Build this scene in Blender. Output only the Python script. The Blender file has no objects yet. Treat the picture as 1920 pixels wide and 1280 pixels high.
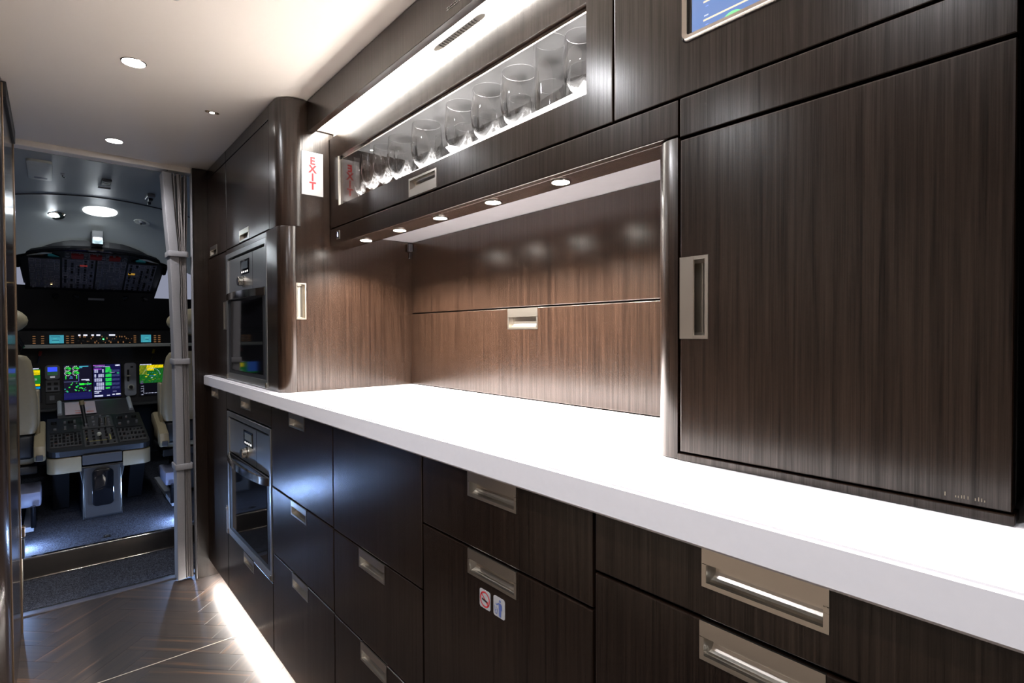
import bpy, bmesh, math, random
from mathutils import Vector, Matrix
random.seed(7)
C = bpy.context.scene.collection
S = bpy.context.scene
PI = math.pi

# ------------------------------------------------------------------ camera
cam_d = bpy.data.cameras.new('camera')
cam_d.sensor_width = 36.0
cam_d.lens = 1004.2 / 1920 * 36.0
cam_d.clip_start = 0.01
cam = bpy.data.objects.new('camera', cam_d)
C.objects.link(cam)
yaw, pitch, roll = (math.radians(a) for a in (40.668, -0.959, -0.2334))
Fv = Vector((math.sin(yaw)*math.cos(pitch), math.cos(yaw)*math.cos(pitch), math.sin(pitch)))
Rv = Vector((math.cos(yaw), -math.sin(yaw), 0))
Uv = Rv.cross(Fv)
R2 = Rv*math.cos(roll) + Uv*math.sin(roll)
U2 = -Rv*math.sin(roll) + Uv*math.cos(roll)
m = Matrix((R2, U2, -Fv)).transposed().to_4x4()
m.translation = Vector((0, 0, 1.093))
cam.matrix_world = m
S.camera = cam

# ------------------------------------------------------------------ world, exposure
w = bpy.data.worlds.new('world'); S.world = w; w.use_nodes = True
w.node_tree.nodes['Background'].inputs[0].default_value = (0.75, 0.85, 1.0, 1)
w.node_tree.nodes['Background'].inputs[1].default_value = 0.02
S.view_settings.view_transform = 'Standard'
S.view_settings.look = 'None'
S.view_settings.gamma = 1.0
S.view_settings.use_curve_mapping = False
S.view_settings.exposure = 1.25
S.cycles.use_denoising = True
S.cycles.max_bounces = 10
S.cycles.diffuse_bounces = 5
S.cycles.glossy_bounces = 5
S.cycles.transmission_bounces = 10
S.cycles.transparent_max_bounces = 12
S.cycles.sample_clamp_indirect = 4.0
S.cycles.caustics_refractive = False

# lamp powers in watts
P_SPOT, P_DOWN, P_SMALL, P_DOME, P_FLOORLIGHT = 38.0, 9.0, 2.0, 0.04, 1.0
E_COVE, E_TOE, E_SHELF = 18.0, 45.0, 13.0
WARM = (1.0, 0.91, 0.82); NEUTRAL = (0.95, 0.95, 1.0); COOL = (0.82, 0.92, 1.0); BLUE = (0.55, 0.72, 1.0)

def lamp(name, kind, loc, power, color, parent=None, size=0.02, target=None, angle=120, blend=0.6, sizey=None):
    d = bpy.data.lights.new(name, kind)
    d.energy = power; d.color = color
    if kind == 'AREA':
        d.size = size
        if sizey: d.shape = 'RECTANGLE'; d.size_y = sizey
    else:
        d.shadow_soft_size = size
    if kind == 'SPOT':
        d.spot_size = math.radians(angle); d.spot_blend = blend
    o = bpy.data.objects.new(name, d); C.objects.link(o)
    p = Vector(loc)
    if target is not None:
        q = (Vector(target) - p).to_track_quat('-Z', 'Y')
        o.rotation_euler = q.to_euler()
    if parent is not None:
        o.parent = parent; p = p - ORG.get(parent.name, Vector((0, 0, 0)))
    o.location = p
    return o

# ------------------------------------------------------------------ materials
MATS = {}
def new_mat(name):
    mt = bpy.data.materials.new(name); mt.use_nodes = True
    MATS[name] = mt
    nt = mt.node_tree
    return mt, nt, nt.nodes['Principled BSDF'], nt.nodes, nt.links

def plain(name, col, rough=0.5, metal=0.0, spec=0.5, coat=0.0, emit=None, estr=0.0, noise=None):
    mt, nt, b, N, L = new_mat(name)
    b.inputs['Base Color'].default_value = (*col, 1)
    b.inputs['Roughness'].default_value = rough
    b.inputs['Metallic'].default_value = metal
    b.inputs['Specular IOR Level'].default_value = spec
    b.inputs['Coat Weight'].default_value = coat
    b.inputs['Coat Roughness'].default_value = 0.08
    if emit:
        b.inputs['Emission Color'].default_value = (*emit, 1)
        b.inputs['Emission Strength'].default_value = estr
    # a touch of procedural variation so that no surface is perfectly flat
    sc, amt = noise or (40, 0.04)
    tc = N.new('ShaderNodeTexCoord'); nz = N.new('ShaderNodeTexNoise')
    nz.inputs['Scale'].default_value = sc; nz.inputs['Detail'].default_value = 3
    L.new(tc.outputs['Object'], nz.inputs['Vector'])
    mx = N.new('ShaderNodeMix'); mx.data_type = 'RGBA'; mx.blend_type = 'MULTIPLY'
    mx.inputs[0].default_value = 1.0
    mx.inputs[6].default_value = (*col, 1)
    rp = N.new('ShaderNodeValToRGB')
    rp.color_ramp.elements[0].color = (1-amt*2, 1-amt*2, 1-amt*2, 1)
    rp.color_ramp.elements[1].color = (1+amt, 1+amt, 1+amt, 1)
    L.new(nz.outputs['Fac'], rp.inputs['Fac']); L.new(rp.outputs['Color'], mx.inputs[7])
    L.new(mx.outputs[2], b.inputs['Base Color'])
    return mt

def wood(name, dark, light, rough, scale=(70, 70, 1.4), coat=0.25, coat_rough=0.12, bump=0.02):
    mt, nt, b, N, L = new_mat(name)
    tc = N.new('ShaderNodeTexCoord'); mp = N.new('ShaderNodeMapping')
    mp.inputs['Scale'].default_value = scale
    L.new(tc.outputs['Object'], mp.inputs['Vector'])
    n1 = N.new('ShaderNodeTexNoise'); n1.inputs['Scale'].default_value = 1.0; n1.inputs['Detail'].default_value = 5
    n1.inputs['Roughness'].default_value = 0.65; n1.inputs['Distortion'].default_value = 0.4
    L.new(mp.outputs['Vector'], n1.inputs['Vector'])
    n2 = N.new('ShaderNodeTexNoise'); n2.inputs['Scale'].default_value = 6.0; n2.inputs['Detail'].default_value = 3
    L.new(mp.outputs['Vector'], n2.inputs['Vector'])
    ad = N.new('ShaderNodeMath'); ad.operation = 'MULTIPLY_ADD'; ad.inputs[1].default_value = 0.55
    mu = N.new('ShaderNodeMath'); mu.operation = 'MULTIPLY'; mu.inputs[1].default_value = 0.45
    L.new(n2.outputs['Fac'], mu.inputs[0])
    L.new(n1.outputs['Fac'], ad.inputs[0]); L.new(mu.outputs[0], ad.inputs[2])
    rp = N.new('ShaderNodeValToRGB')
    rp.color_ramp.elements[0].position = 0.32; rp.color_ramp.elements[0].color = (*dark, 1)
    rp.color_ramp.elements[1].position = 0.72; rp.color_ramp.elements[1].color = (*light, 1)
    L.new(ad.outputs[0], rp.inputs['Fac'])
    L.new(rp.outputs['Color'], b.inputs['Base Color'])
    b.inputs['Roughness'].default_value = rough
    b.inputs['Coat Weight'].default_value = coat
    b.inputs['Coat Roughness'].default_value = coat_rough
    sr = N.new('ShaderNodeMapRange'); sr.inputs['From Min'].default_value = 0.34; sr.inputs['From Max'].default_value = 0.66
    sr.inputs['To Min'].default_value = 0.26; sr.inputs['To Max'].default_value = 0.66
    L.new(ad.outputs[0], sr.inputs['Value']); L.new(sr.outputs['Result'], b.inputs['Specular IOR Level'])
    bp = N.new('ShaderNodeBump'); bp.inputs['Strength'].default_value = bump; bp.inputs['Distance'].default_value = 0.0005
    L.new(ad.outputs[0], bp.inputs['Height']); L.new(bp.outputs['Normal'], b.inputs['Normal'])
    return mt

def plank_mat(name):
    mt, nt, b, N, L = new_mat(name)
    tc = N.new('ShaderNodeTexCoord'); mp = N.new('ShaderNodeMapping')
    mp.inputs['Scale'].default_value = (2.0, 55, 10)
    oi = N.new('ShaderNodeObjectInfo')
    av = N.new('ShaderNodeVectorMath'); av.operation = 'SCALE'; av.inputs[3].default_value = 1.0
    cb = N.new('ShaderNodeCombineXYZ'); m1 = N.new('ShaderNodeMath'); m1.operation = 'MULTIPLY'; m1.inputs[1].default_value = 37.0
    L.new(oi.outputs['Random'], m1.inputs[0]); L.new(m1.outputs[0], cb.inputs[0]); L.new(m1.outputs[0], cb.inputs[1])
    va = N.new('ShaderNodeVectorMath'); va.operation = 'ADD'
    L.new(tc.outputs['Object'], mp.inputs['Vector']); L.new(mp.outputs['Vector'], va.inputs[0]); L.new(cb.outputs[0], va.inputs[1])
    n1 = N.new('ShaderNodeTexNoise'); n1.inputs['Scale'].default_value = 1.0; n1.inputs['Detail'].default_value = 4
    L.new(va.outputs[0], n1.inputs['Vector'])
    rp = N.new('ShaderNodeValToRGB')
    e = rp.color_ramp.elements
    e[0].position = 0.36; e[0].color = (0.028, 0.024, 0.024, 1)
    e[1].position = 0.60; e[1].color = (0.046, 0.035, 0.030, 1)
    x = e.new(0.72); x.color = (0.125, 0.066, 0.036, 1)
    L.new(n1.outputs['Fac'], rp.inputs['Fac'])
    mx = N.new('ShaderNodeMix'); mx.data_type = 'RGBA'; mx.blend_type = 'MULTIPLY'; mx.inputs[0].default_value = 0.6
    r2 = N.new('ShaderNodeValToRGB'); r2.color_ramp.elements[0].color = (0.75, 0.78, 0.84, 1); r2.color_ramp.elements[1].color = (1.2, 1.1, 1.0, 1)
    L.new(oi.outputs['Random'], r2.inputs['Fac'])
    L.new(rp.outputs['Color'], mx.inputs[6]); L.new(r2.outputs['Color'], mx.inputs[7])
    L.new(mx.outputs[2], b.inputs['Base Color'])
    b.inputs['Roughness'].default_value = 0.38
    return mt

def brushed(name, col, rough):
    mt, nt, b, N, L = new_mat(name)
    b.inputs['Base Color'].default_value = (*col, 1); b.inputs['Metallic'].default_value = 1.0
    tc = N.new('ShaderNodeTexCoord'); mp = N.new('ShaderNodeMapping'); mp.inputs['Scale'].default_value = (30, 4, 600)
    nz = N.new('ShaderNodeTexNoise'); nz.inputs['Scale'].default_value = 1.0
    L.new(tc.outputs['Object'], mp.inputs['Vector']); L.new(mp.outputs['Vector'], nz.inputs['Vector'])
    mr = N.new('ShaderNodeMapRange'); mr.inputs['To Min'].default_value = rough*0.95; mr.inputs['To Max'].default_value = rough*1.06
    L.new(nz.outputs['Fac'], mr.inputs['Value']); L.new(mr.outputs['Result'], b.inputs['Roughness'])
    return mt

def emitter(name, col, strength):
    mt = bpy.data.materials.new(name); mt.use_nodes = True; MATS[name] = mt
    nt = mt.node_tree; nt.nodes.clear()
    o = nt.nodes.new('ShaderNodeOutputMaterial'); e = nt.nodes.new('ShaderNodeEmission')
    e.inputs[0].default_value = (*col, 1); e.inputs[1].default_value = strength
    nt.links.new(e.outputs[0], o.inputs[0])
    return mt

def attr_mat(name, glow=0.0, rough=0.4):
    mt, nt, b, N, L = new_mat(name)
    a = N.new('ShaderNodeAttribute'); a.attribute_name = 'Col'
    if glow > 0:
        b.inputs['Base Color'].default_value = (0.004, 0.004, 0.006, 1)
        L.new(a.outputs['Color'], b.inputs['Emission Color'])
        b.inputs['Emission Strength'].default_value = glow
        b.inputs['Roughness'].default_value = 0.15
    else:
        L.new(a.outputs['Color'], b.inputs['Base Color'])
        b.inputs['Roughness'].default_value = rough
    return mt

def pane_mat(name, ior=1.45, tint=(1, 1, 1)):
    mt = bpy.data.materials.new(name); mt.use_nodes = True; MATS[name] = mt
    nt = mt.node_tree; N = nt.nodes; L = nt.links; N.clear()
    o = N.new('ShaderNodeOutputMaterial'); t = N.new('ShaderNodeBsdfTransparent'); g = N.new('ShaderNodeBsdfGlossy')
    t.inputs[0].default_value = (*tint, 1)
    g.inputs['Roughness'].default_value = 0.0
    f = N.new('ShaderNodeFresnel'); f.inputs[0].default_value = ior
    x = N.new('ShaderNodeMixShader')
    gm = N.new('ShaderNodeNewGeometry'); mu = N.new('ShaderNodeMath'); mu.operation = 'MULTIPLY_ADD'; mu.inputs[1].default_value = -1.0; mu.inputs[2].default_value = 1.0
    L.new(gm.outputs['Backfacing'], mu.inputs[0])
    m2 = N.new('ShaderNodeMath'); m2.operation = 'MULTIPLY'
    L.new(f.outputs[0], m2.inputs[0]); L.new(mu.outputs[0], m2.inputs[1])
    L.new(m2.outputs[0], x.inputs[0]); L.new(t.outputs[0], x.inputs[1]); L.new(g.outputs[0], x.inputs[2]); L.new(x.outputs[0], o.inputs[0])
    return mt

def carpet_mat(name, c0, c1, scale):
    mt, nt, b, N, L = new_mat(name)
    tc = N.new('ShaderNodeTexCoord'); nz = N.new('ShaderNodeTexNoise')
    nz.inputs['Scale'].default_value = scale; nz.inputs['Detail'].default_value = 4
    L.new(tc.outputs['Object'], nz.inputs['Vector'])
    rp = N.new('ShaderNodeValToRGB'); rp.color_ramp.elements[0].position = .35; rp.color_ramp.elements[1].position = .7
    rp.color_ramp.elements[0].color = (*c0, 1); rp.color_ramp.elements[1].color = (*c1, 1)
    L.new(nz.outputs['Fac'], rp.inputs['Fac']); L.new(rp.outputs['Color'], b.inputs['Base Color'])
    b.inputs['Roughness'].default_value = 0.95; b.inputs['Specular IOR Level'].default_value = 0.15
    bp = N.new('ShaderNodeBump'); bp.inputs['Strength'].default_value = 0.8; bp.inputs['Distance'].default_value = 0.004
    L.new(nz.outputs['Fac'], bp.inputs['Height']); L.new(bp.outputs['Normal'], b.inputs['Normal'])
    return mt

W = wood('dark_wood', (0.0022, 0.0011, 0.0008), (0.0225, 0.0116, 0.0068), 0.24, scale=(150, 150, 1.8), coat=0.0)
WG = wood('gloss_wood', (0.010, 0.007, 0.006), (0.022, 0.015, 0.012), 0.18, coat=0.15, coat_rough=0.05)
CARC = plain('carcass_black', (0.006, 0.005, 0.005), 0.7)
STEEL = brushed('satin_nickel', (0.58, 0.54, 0.48), 0.28)
OSTEEL = brushed('oven_steel', (0.56, 0.57, 0.57), 0.30)
CHROME = plain('polished_metal', (0.72, 0.68, 0.62), 0.12, 1.0)
BRONZE = plain('bronze_trim', (0.22, 0.16, 0.11), 0.35, 1.0)
STONE = plain('white_solid_surface', (0.83, 0.81, 0.84), 0.28, noise=(120, 0.015))
CREAM = plain('cream_ceiling', (0.88, 0.80, 0.71), 0.55, noise=(3, 0.02))
WHITE = plain('white_panel', (0.72, 0.71, 0.72), 0.45)
TAUPE = plain('taupe_wall', (0.27, 0.225, 0.19), 0.45)
BEIGE = plain('beige_panel', (0.60, 0.53, 0.45), 0.5)
LINING = plain('cockpit_lining', (0.33, 0.345, 0.335), 0.45, noise=(5, 0.02))
LINING2 = plain('pale_lining', (0.62, 0.62, 0.55), 0.5)
BLACK = plain('black_plastic', (0.012, 0.012, 0.014), 0.45)
BGLOSS = plain('black_gloss', (0.004, 0.004, 0.005), 0.05, spec=0.6)
DGREY = plain('dark_grey_panel', (0.045, 0.043, 0.045), 0.5)
MGREY = plain('mid_grey_panel', (0.20, 0.20, 0.22), 0.45)
LGREY = plain('light_grey_metal', (0.42, 0.44, 0.50), 0.35)
LEATHER = plain('cream_leather', (0.27, 0.215, 0.13), 0.42, noise=(60, 0.05))
FABRIC = plain('curtain_fabric', (0.20, 0.178, 0.17), 0.85, noise=(300, 0.08))
FABRIC2 = plain('curtain_edge_fabric', (0.26, 0.25, 0.258), 0.85, noise=(300, 0.08))
RED = plain('red_plastic', (0.30, 0.02, 0.02), 0.4)
YELLOW = plain('yellow_plastic', (0.55, 0.40, 0.02), 0.4)
PAPER = plain('white_sticker', (0.46, 0.45, 0.46), 0.5)
INKRED = plain('red_ink', (0.48, 0.012, 0.018), 0.5)
INKBLACK = plain('black_ink', (0.02, 0.02, 0.02), 0.5)
INKBLUE = plain('blue_ink', (0.10, 0.16, 0.45), 0.5)
CARPET = carpet_mat('navy_carpet', (0.007, 0.008, 0.013), (0.085, 0.092, 0.120), 210)
PLANK = plank_mat('herringbone_plank')
PANE = pane_mat('clear_pane')
MIRROR = plain('grey_mirror', (0.55, 0.55, 0.56), 0.04, 1.0)
SMOKE = plain('dark_grey_lining', (0.07, 0.069, 0.07), 0.30)
COVE = emitter('cove_light', (1.0, 0.95, 0.88), E_COVE)
TOE = emitter('toe_light', (1.0, 0.94, 0.88), E_TOE)
SHELF = emitter('lit_shelf', (1.0, 0.96, 0.93), E_SHELF)
BLOOM = emitter('added_bloom', (1.0, 0.97, 0.95), 2.2)
LENS = emitter('lamp_lens', (1.0, 0.95, 0.88), 40)
LENSC = emitter('cool_lamp_lens', (0.96, 0.97, 1.0), 50)
LENSB = emitter('blue_lamp_lens', (0.34, 0.54, 1.0), 330)
LENSD = emitter('dome_lamp_lens', (0.86, 0.94, 1.0), 58)
PALEPANE = emitter('dim_panel_glow', (0.30, 0.32, 0.42), 0.35)
GLOW = attr_mat('display_graphics', 0.62)
PRINT = attr_mat('printed_marks', 0.0)
GLASS, nt, b, N_, L_ = new_mat('drinking_glass')
b.inputs['Transmission Weight'].default_value = 1.0; b.inputs['Roughness'].default_value = 0.0
b.inputs['IOR'].default_value = 1.45; b.inputs['Base Color'].default_value = (1, 1, 1, 1)

# ------------------------------------------------------------------ helpers
ORG = {}
def org(p): return ORG.get(p.name, Vector((0, 0, 0))) if p else Vector((0, 0, 0))

def thing(name, label, cat, loc, group=None):
    o = bpy.data.objects.new(name, None); C.objects.link(o)
    o.empty_display_size = 0.05
    o.location = loc; o['label'] = label; o['category'] = cat
    if group: o['group'] = group
    ORG[o.name] = Vector(loc)
    return o

def tag(o, label, cat, group=None):
    o['label'] = label; o['category'] = cat
    if group: o['group'] = group
    return o

def struct(o):
    o['kind'] = 'structure'; return o

def link_mesh(name, me, mat, parent, smooth=False):
    if mat is not None:
        me.materials.append(mat)
    if smooth:
        for p in me.polygons: p.use_smooth = True
    o = bpy.data.objects.new(name, me); C.objects.link(o)
    if parent:
        o.parent = parent; ORG[o.name] = org(parent)
    return o

def from_bm(name, bm, mat, parent=None, smooth=False, base=None):
    """bmesh in world coordinates -> object; base puts a lone thing's origin at its foot"""
    bmesh.ops.recalc_face_normals(bm, faces=bm.faces)
    off = org(parent) if parent else (Vector(base) if base else Vector((0, 0, 0)))
    if off.length > 0:
        bmesh.ops.translate(bm, vec=-off, verts=bm.verts)
    me = bpy.data.meshes.new(name); bm.to_mesh(me); bm.free()
    o = link_mesh(name, me, mat, parent, smooth)
    if base and not parent:
        o.location = base; ORG[o.name] = Vector(base)
    if smooth:
        try:
            me.set_sharp_from_angle(angle=math.radians(40))
        except Exception:
            pass
    return o

def add_box(bm, x0, x1, y0, y1, z0, z1):
    v = [bm.verts.new(c) for c in ((x0,y0,z0),(x1,y0,z0),(x1,y1,z0),(x0,y1,z0),(x0,y0,z1),(x1,y0,z1),(x1,y1,z1),(x0,y1,z1))]
    for f in ((0,1,2,3),(4,5,6,7),(0,1,5,4),(1,2,6,5),(2,3,7,6),(3,0,4,7)):
        bm.faces.new([v[i] for i in f])
    return v

def box(name, x0, x1, y0, y1, z0, z1, mat, parent=None, bev=0.0012, seg=2, base=None):
    bm = bmesh.new(); add_box(bm, x0, x1, y0, y1, z0, z1)
    if bev > 0:
        bmesh.ops.bevel(bm, geom=bm.edges[:], offset=bev, segments=seg, affect='EDGES', profile=0.5)
    return from_bm(name, bm, mat, parent, smooth=bev > 0.004, base=base)

def prism(name, poly, a0, a1, mat, parent=None, axis='Z', bev=0.0, base=None, smooth=False):
    """extrude a 2-D outline: axis Z uses (x,y), axis Y uses (x,z), axis X uses (y,z)"""
    def P(p, a):
        return {'Z': (p[0], p[1], a), 'Y': (p[0], a, p[1]), 'X': (a, p[0], p[1])}[axis]
    bm = bmesh.new()
    lo = [bm.verts.new(P(p, a0)) for p in poly]; hi = [bm.verts.new(P(p, a1)) for p in poly]
    n = len(poly)
    f0 = bm.faces.new(lo); f1 = bm.faces.new(hi)
    for i in range(n):
        bm.faces.new((lo[i], lo[(i+1) % n], hi[(i+1) % n], hi[i]))
    if bev > 0:
        ed = set(f0.edges) | set(f1.edges)
        bmesh.ops.recalc_face_normals(bm, faces=bm.faces)
        bmesh.ops.bevel(bm, geom=list(ed), offset=bev, segments=2, affect='EDGES', profile=0.5)
    return from_bm(name, bm, mat, parent, smooth=smooth, base=base)

def arc(cx, cy, r, a0, a1, n=8):
    return [(cx + r*math.cos(math.radians(a0 + (a1-a0)*i/n)), cy + r*math.sin(math.radians(a0 + (a1-a0)*i/n))) for i in range(n+1)]

def rrect(y0, y1, z0, z1, r, n=5):
    return arc(y1-r, z0+r, r, -90, 0, n) + arc(y1-r, z1-r, r, 0, 90, n) + arc(y0+r, z1-r, r, 90, 180, n) + arc(y0+r, z0+r, r, 180, 270, n)

def lathe(name, prof, loc, mat, parent=None, seg=28, axis=(0, 0, 1), base=None, smooth=True):
    q = Vector((0, 0, 1)).rotation_difference(Vector(axis).normalized())
    bm = bmesh.new(); rings = []
    for r, z in prof:
        if r < 1e-6:
            rings.append([bm.verts.new(Vector(loc) + q @ Vector((0, 0, z)))])
        else:
            rings.append([bm.verts.new(Vector(loc) + q @ Vector((r*math.cos(2*PI*i/seg), r*math.sin(2*PI*i/seg), z))) for i in range(seg)])
    for a, c in zip(rings, rings[1:]):
        for i in range(seg):
            j = (i+1) % seg
            if len(a) == 1 and len(c) == 1: continue
            if len(a) == 1: bm.faces.new((a[0], c[i], c[j]))
            elif len(c) == 1: bm.faces.new((a[i], a[j], c[0]))
            else: bm.faces.new((a[i], a[j], c[j], c[i]))
    a, c = rings[-1], rings[0]
    if len(a) > 1 and len(c) > 1:      # open ring profile: close it into a torus
        for i in range(seg):
            j = (i+1) % seg
            bm.faces.new((a[i], a[j], c[j], c[i]))
    else:
        for r in (a, c):
            if len(r) > 1: bm.faces.new(r)
    return from_bm(name, bm, mat, parent, smooth=smooth, base=base)

def tube(name, pts, r, mat, parent=None, seg=10, base=None):
    bm = bmesh.new(); rings = []
    pts = [Vector(p) for p in pts]
    for i, p in enumerate(pts):
        d = (pts[min(i+1, len(pts)-1)] - pts[max(i-1, 0)]).normalized()
        s = Vector((0, 0, 1)) if abs(d.z) < 0.9 else Vector((1, 0, 0))
        a = d.cross(s).normalized(); c = a.cross(d).normalized()
        rr = r[i] if isinstance(r, (list, tuple)) else r
        rings.append([bm.verts.new(p + (a*math.cos(2*PI*k/seg) + c*math.sin(2*PI*k/seg))*rr) for k in range(seg)])
    for a, c in zip(rings, rings[1:]):
        for i in range(seg): bm.faces.new((a[i], a[(i+1) % seg], c[(i+1) % seg], c[i]))
    bm.faces.new(rings[0]); bm.faces.new(rings[-1])
    return from_bm(name, bm, mat, parent, smooth=True, base=base)

def front(name, x, y0, y1, z0, z1, mat, parent, holes=(), th=0.018, bev=0.0016):
    """a cabinet front facing -X with rectangular openings (y0,y1,z0,z1), arrises eased"""
    ys = sorted({y0, y1, *[h[0] for h in holes], *[h[1] for h in holes]})
    zs = sorted({z0, z1, *[h[2] for h in holes], *[h[3] for h in holes]})
    bm = bmesh.new(); V = {}
    def v(i, j):
        if (i, j) not in V: V[(i, j)] = bm.verts.new((x, ys[i], zs[j]))
        return V[(i, j)]
    fs = []
    for i in range(len(ys)-1):
        for j in range(len(zs)-1):
            cy, cz = (ys[i]+ys[i+1])/2, (zs[j]+zs[j+1])/2
            if any(h[0] < cy < h[1] and h[2] < cz < h[3] for h in holes): continue
            fs.append(bm.faces.new((v(i, j), v(i, j+1), v(i+1, j+1), v(i+1, j))))
    r = bmesh.ops.extrude_face_region(bm, geom=fs)
    bmesh.ops.translate(bm, vec=(th, 0, 0), verts=[g for g in r['geom'] if isinstance(g, bmesh.types.BMVert)])
    bmesh.ops.recalc_face_normals(bm, faces=bm.faces)
    def outer(e):
        a, c = e.verts[0].co, e.verts[1].co
        if abs(a.x-x) > 1e-6 or abs(c.x-x) > 1e-6: return False
        return (a.y == c.y and a.y in (y0_, y1_)) or (a.z == c.z and a.z in (z0_, z1_))
    import struct as st
    f32 = lambda q: st.unpack('f', st.pack('f', q))[0]
    y0_, y1_, z0_, z1_ = f32(y0), f32(y1), f32(z0), f32(z1)
    ed = [e for e in bm.edges if outer(e)]
    if bev > 0 and ed:
        bmesh.ops.bevel(bm, geom=ed, offset=bev, segments=2, affect='EDGES', profile=0.5, clamp_overlap=True)
    return from_bm(name, bm, mat, parent)

def pull(name, o, U, V, Nn, w, h, parent, label=None, lip=0.005, plate=0.42, deep=0.0125):
    """flush recessed pull: o = corner, U along its length, V towards the flat plate, Nn out of the front"""
    o, U, V, Nn = Vector(o), Vector(U), Vector(V), Vector(Nn)
    bm = bmesh.new()
    def P(a, c, d): return bm.verts.new(o + U*a + V*c + Nn*d)
    pr = 0.0012
    hp = h*(1-plate)
    def quad(*pts): bm.faces.new([P(*p) for p in pts])
    # face: bottom lip, two side lips, top plate
    quad((0,0,pr),(w,0,pr),(w-lip,lip,pr),(lip,lip,pr))
    quad((0,0,pr),(lip,lip,pr),(lip,hp,pr),(0,hp,pr))
    quad((w,0,pr),(w,hp,pr),(w-lip,hp,pr),(w-lip,lip,pr))
    quad((0,hp+.0006,pr),(w,hp+.0006,pr),(w,h,pr),(0,h,pr))
    # outer rim
    for a, c in (((0,0),(w,0)),((w,0),(w,h)),((w,h),(0,h)),((0,h),(0,0))):
        quad((a[0],a[1],pr),(c[0],c[1],pr),(c[0],c[1],-.002),(a[0],a[1],-.002))
    # scooped cup
    r = min(0.010, hp*0.6)
    prof = [(lip, pr)] + [(lip + r - r*math.cos(t*PI/10), -r*math.sin(t*PI/10) - (deep-r)*t/5) for t in range(0, 6)] + [(h-.004, -deep)]
    for (c0, d0), (c1, d1) in zip(prof, prof[1:]):
        quad((lip,c0,d0),(w-lip,c0,d0),(w-lip,c1,d1),(lip,c1,d1))
    for a, s in ((lip, 1), (w-lip, -1)):
        n = 4
        for i in range(n):
            a0 = a + s*0.004*(1-math.cos(i/n*PI/2)); a1 = a + s*0.004*(1-math.cos((i+1)/n*PI/2))
            d0, d1 = pr - (deep+pr)*i/n, pr - (deep+pr)*(i+1)/n
            quad((a0,lip,d0),(a0,h-.004,d0),(a1,h-.004,d1),(a1,lip,d1))
    quad((lip,h-.004,-.002),(w-lip,h-.004,-.002),(w-lip,h-.004,-deep),(lip,h-.004,-deep))
    quad((0,hp+.0006,pr),(w,hp+.0006,pr),(w,hp+.0006,-.002),(0,hp+.0006,-.002))
    ob = from_bm(name, bm, STEEL, parent)
    if label: ob['label'] = label
    return ob

PW, PH = 0.124, 0.042
def hole_for(yc, ztop, w=PW, h=PH, e=0.002): return (yc-w/2+e, yc+w/2-e, ztop-h+e, ztop-e)
def pull_h(yc, ztop, x, parent, w=PW, h=PH, flip=False):
    if flip: return pull('handle', (x, yc-w/2, ztop), (0,1,0), (0,0,-1), (-1,0,0), w, h, parent, 'brushed nickel recessed pull')
    return pull('handle', (x, yc-w/2, ztop-h), (0,1,0), (0,0,1), (-1,0,0), w, h, parent, 'brushed nickel recessed pull')

def decal(name, quads, mat, parent=None, base=None):
    """flat print: list of (corner list, rgb)"""
    off = org(parent) if parent else (Vector(base) if base else Vector((0, 0, 0)))
    vs, fs, cs = [], [], []
    for pts, col in quads:
        n = len(vs); vs += [Vector(p)-off for p in pts]; fs.append(tuple(range(n, n+len(pts)))); cs.append((len(pts), col))
    me = bpy.data.meshes.new(name); me.from_pydata(vs, [], fs)
    ca = me.color_attributes.new('Col', 'FLOAT_COLOR', 'CORNER')
    i = 0
    for n, col in cs:
        for _ in range(n): ca.data[i].color = (*col, 1); i += 1
    o = link_mesh(name, me, mat, parent)
    if base and not parent: o.location = base
    return o

def text_obj(name, body, size, M, mat, parent=None, extr=0.0, bold=0.0, align='CENTER'):
    cu = bpy.data.curves.new(name, 'FONT'); cu.body = body; cu.size = size; cu.align_x = align; cu.align_y = 'CENTER'
    cu.extrude = extr; cu.offset = bold
    t = bpy.data.objects.new(name+'_tmp', cu); C.objects.link(t)
    dg = bpy.context.evaluated_depsgraph_get()
    me = bpy.data.meshes.new_from_object(t.evaluated_get(dg))
    bpy.data.objects.remove(t); bpy.data.curves.remove(cu)
    me.transform(Matrix.Translation(-org(parent)) @ M if parent else M)
    me.materials.clear()
    return link_mesh(name, me, mat, parent)

def dup(root, loc, label=None):
    r = root.copy(); C.objects.link(r); r.location = loc
    if label: r['label'] = label
    for ch in root.children:
        c = ch.copy(); C.objects.link(c); c.parent = r
        for g in ch.children:
            d = g.copy(); C.objects.link(d); d.parent = c
    return r
ORD = ['first', 'second', 'third', 'fourth', 'fifth', 'sixth', 'seventh', 'eighth', 'ninth', 'tenth', 'eleventh', 'twelfth']

# ================================================================== SETTING
ZC = 1.827           # cabin ceiling
XF = 0.525           # lower fronts
ZT, ZB = 0.908, 0.865  # worktop
YW = 2.714           # bulkhead
XU = 0.690           # upper fronts
XB = 0.989           # niche back

# floor with herringbone planks
floor = struct(box('floor', -0.80, 1.00, -1.60, 2.79, -0.05, -0.004, CARC, bev=0))
PL, PWD = 0.34, 0.085
bm = bmesh.new(); add_box(bm, -PL/2+.0002, PL/2-.0002, -PWD/2+.0002, PWD/2-.0002, -0.0045, 0.0)
bmesh.ops.bevel(bm, geom=[e for e in bm.edges if e.verts[0].co.z > -.001 and e.verts[1].co.z > -.001], offset=.0004, segments=1, affect='EDGES')
pme = bpy.data.meshes.new('plank'); bm.to_mesh(pme); bm.free(); pme.materials.append(PLANK)
s2 = math.sqrt(0.5)
def put_plank(cx, cy, ang):
    o = bpy.data.objects.new('plank', pme); C.objects.link(o); o.parent = floor
    o.location = (cx, cy, 0); o.rotation_euler = (0, 0, ang)
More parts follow.
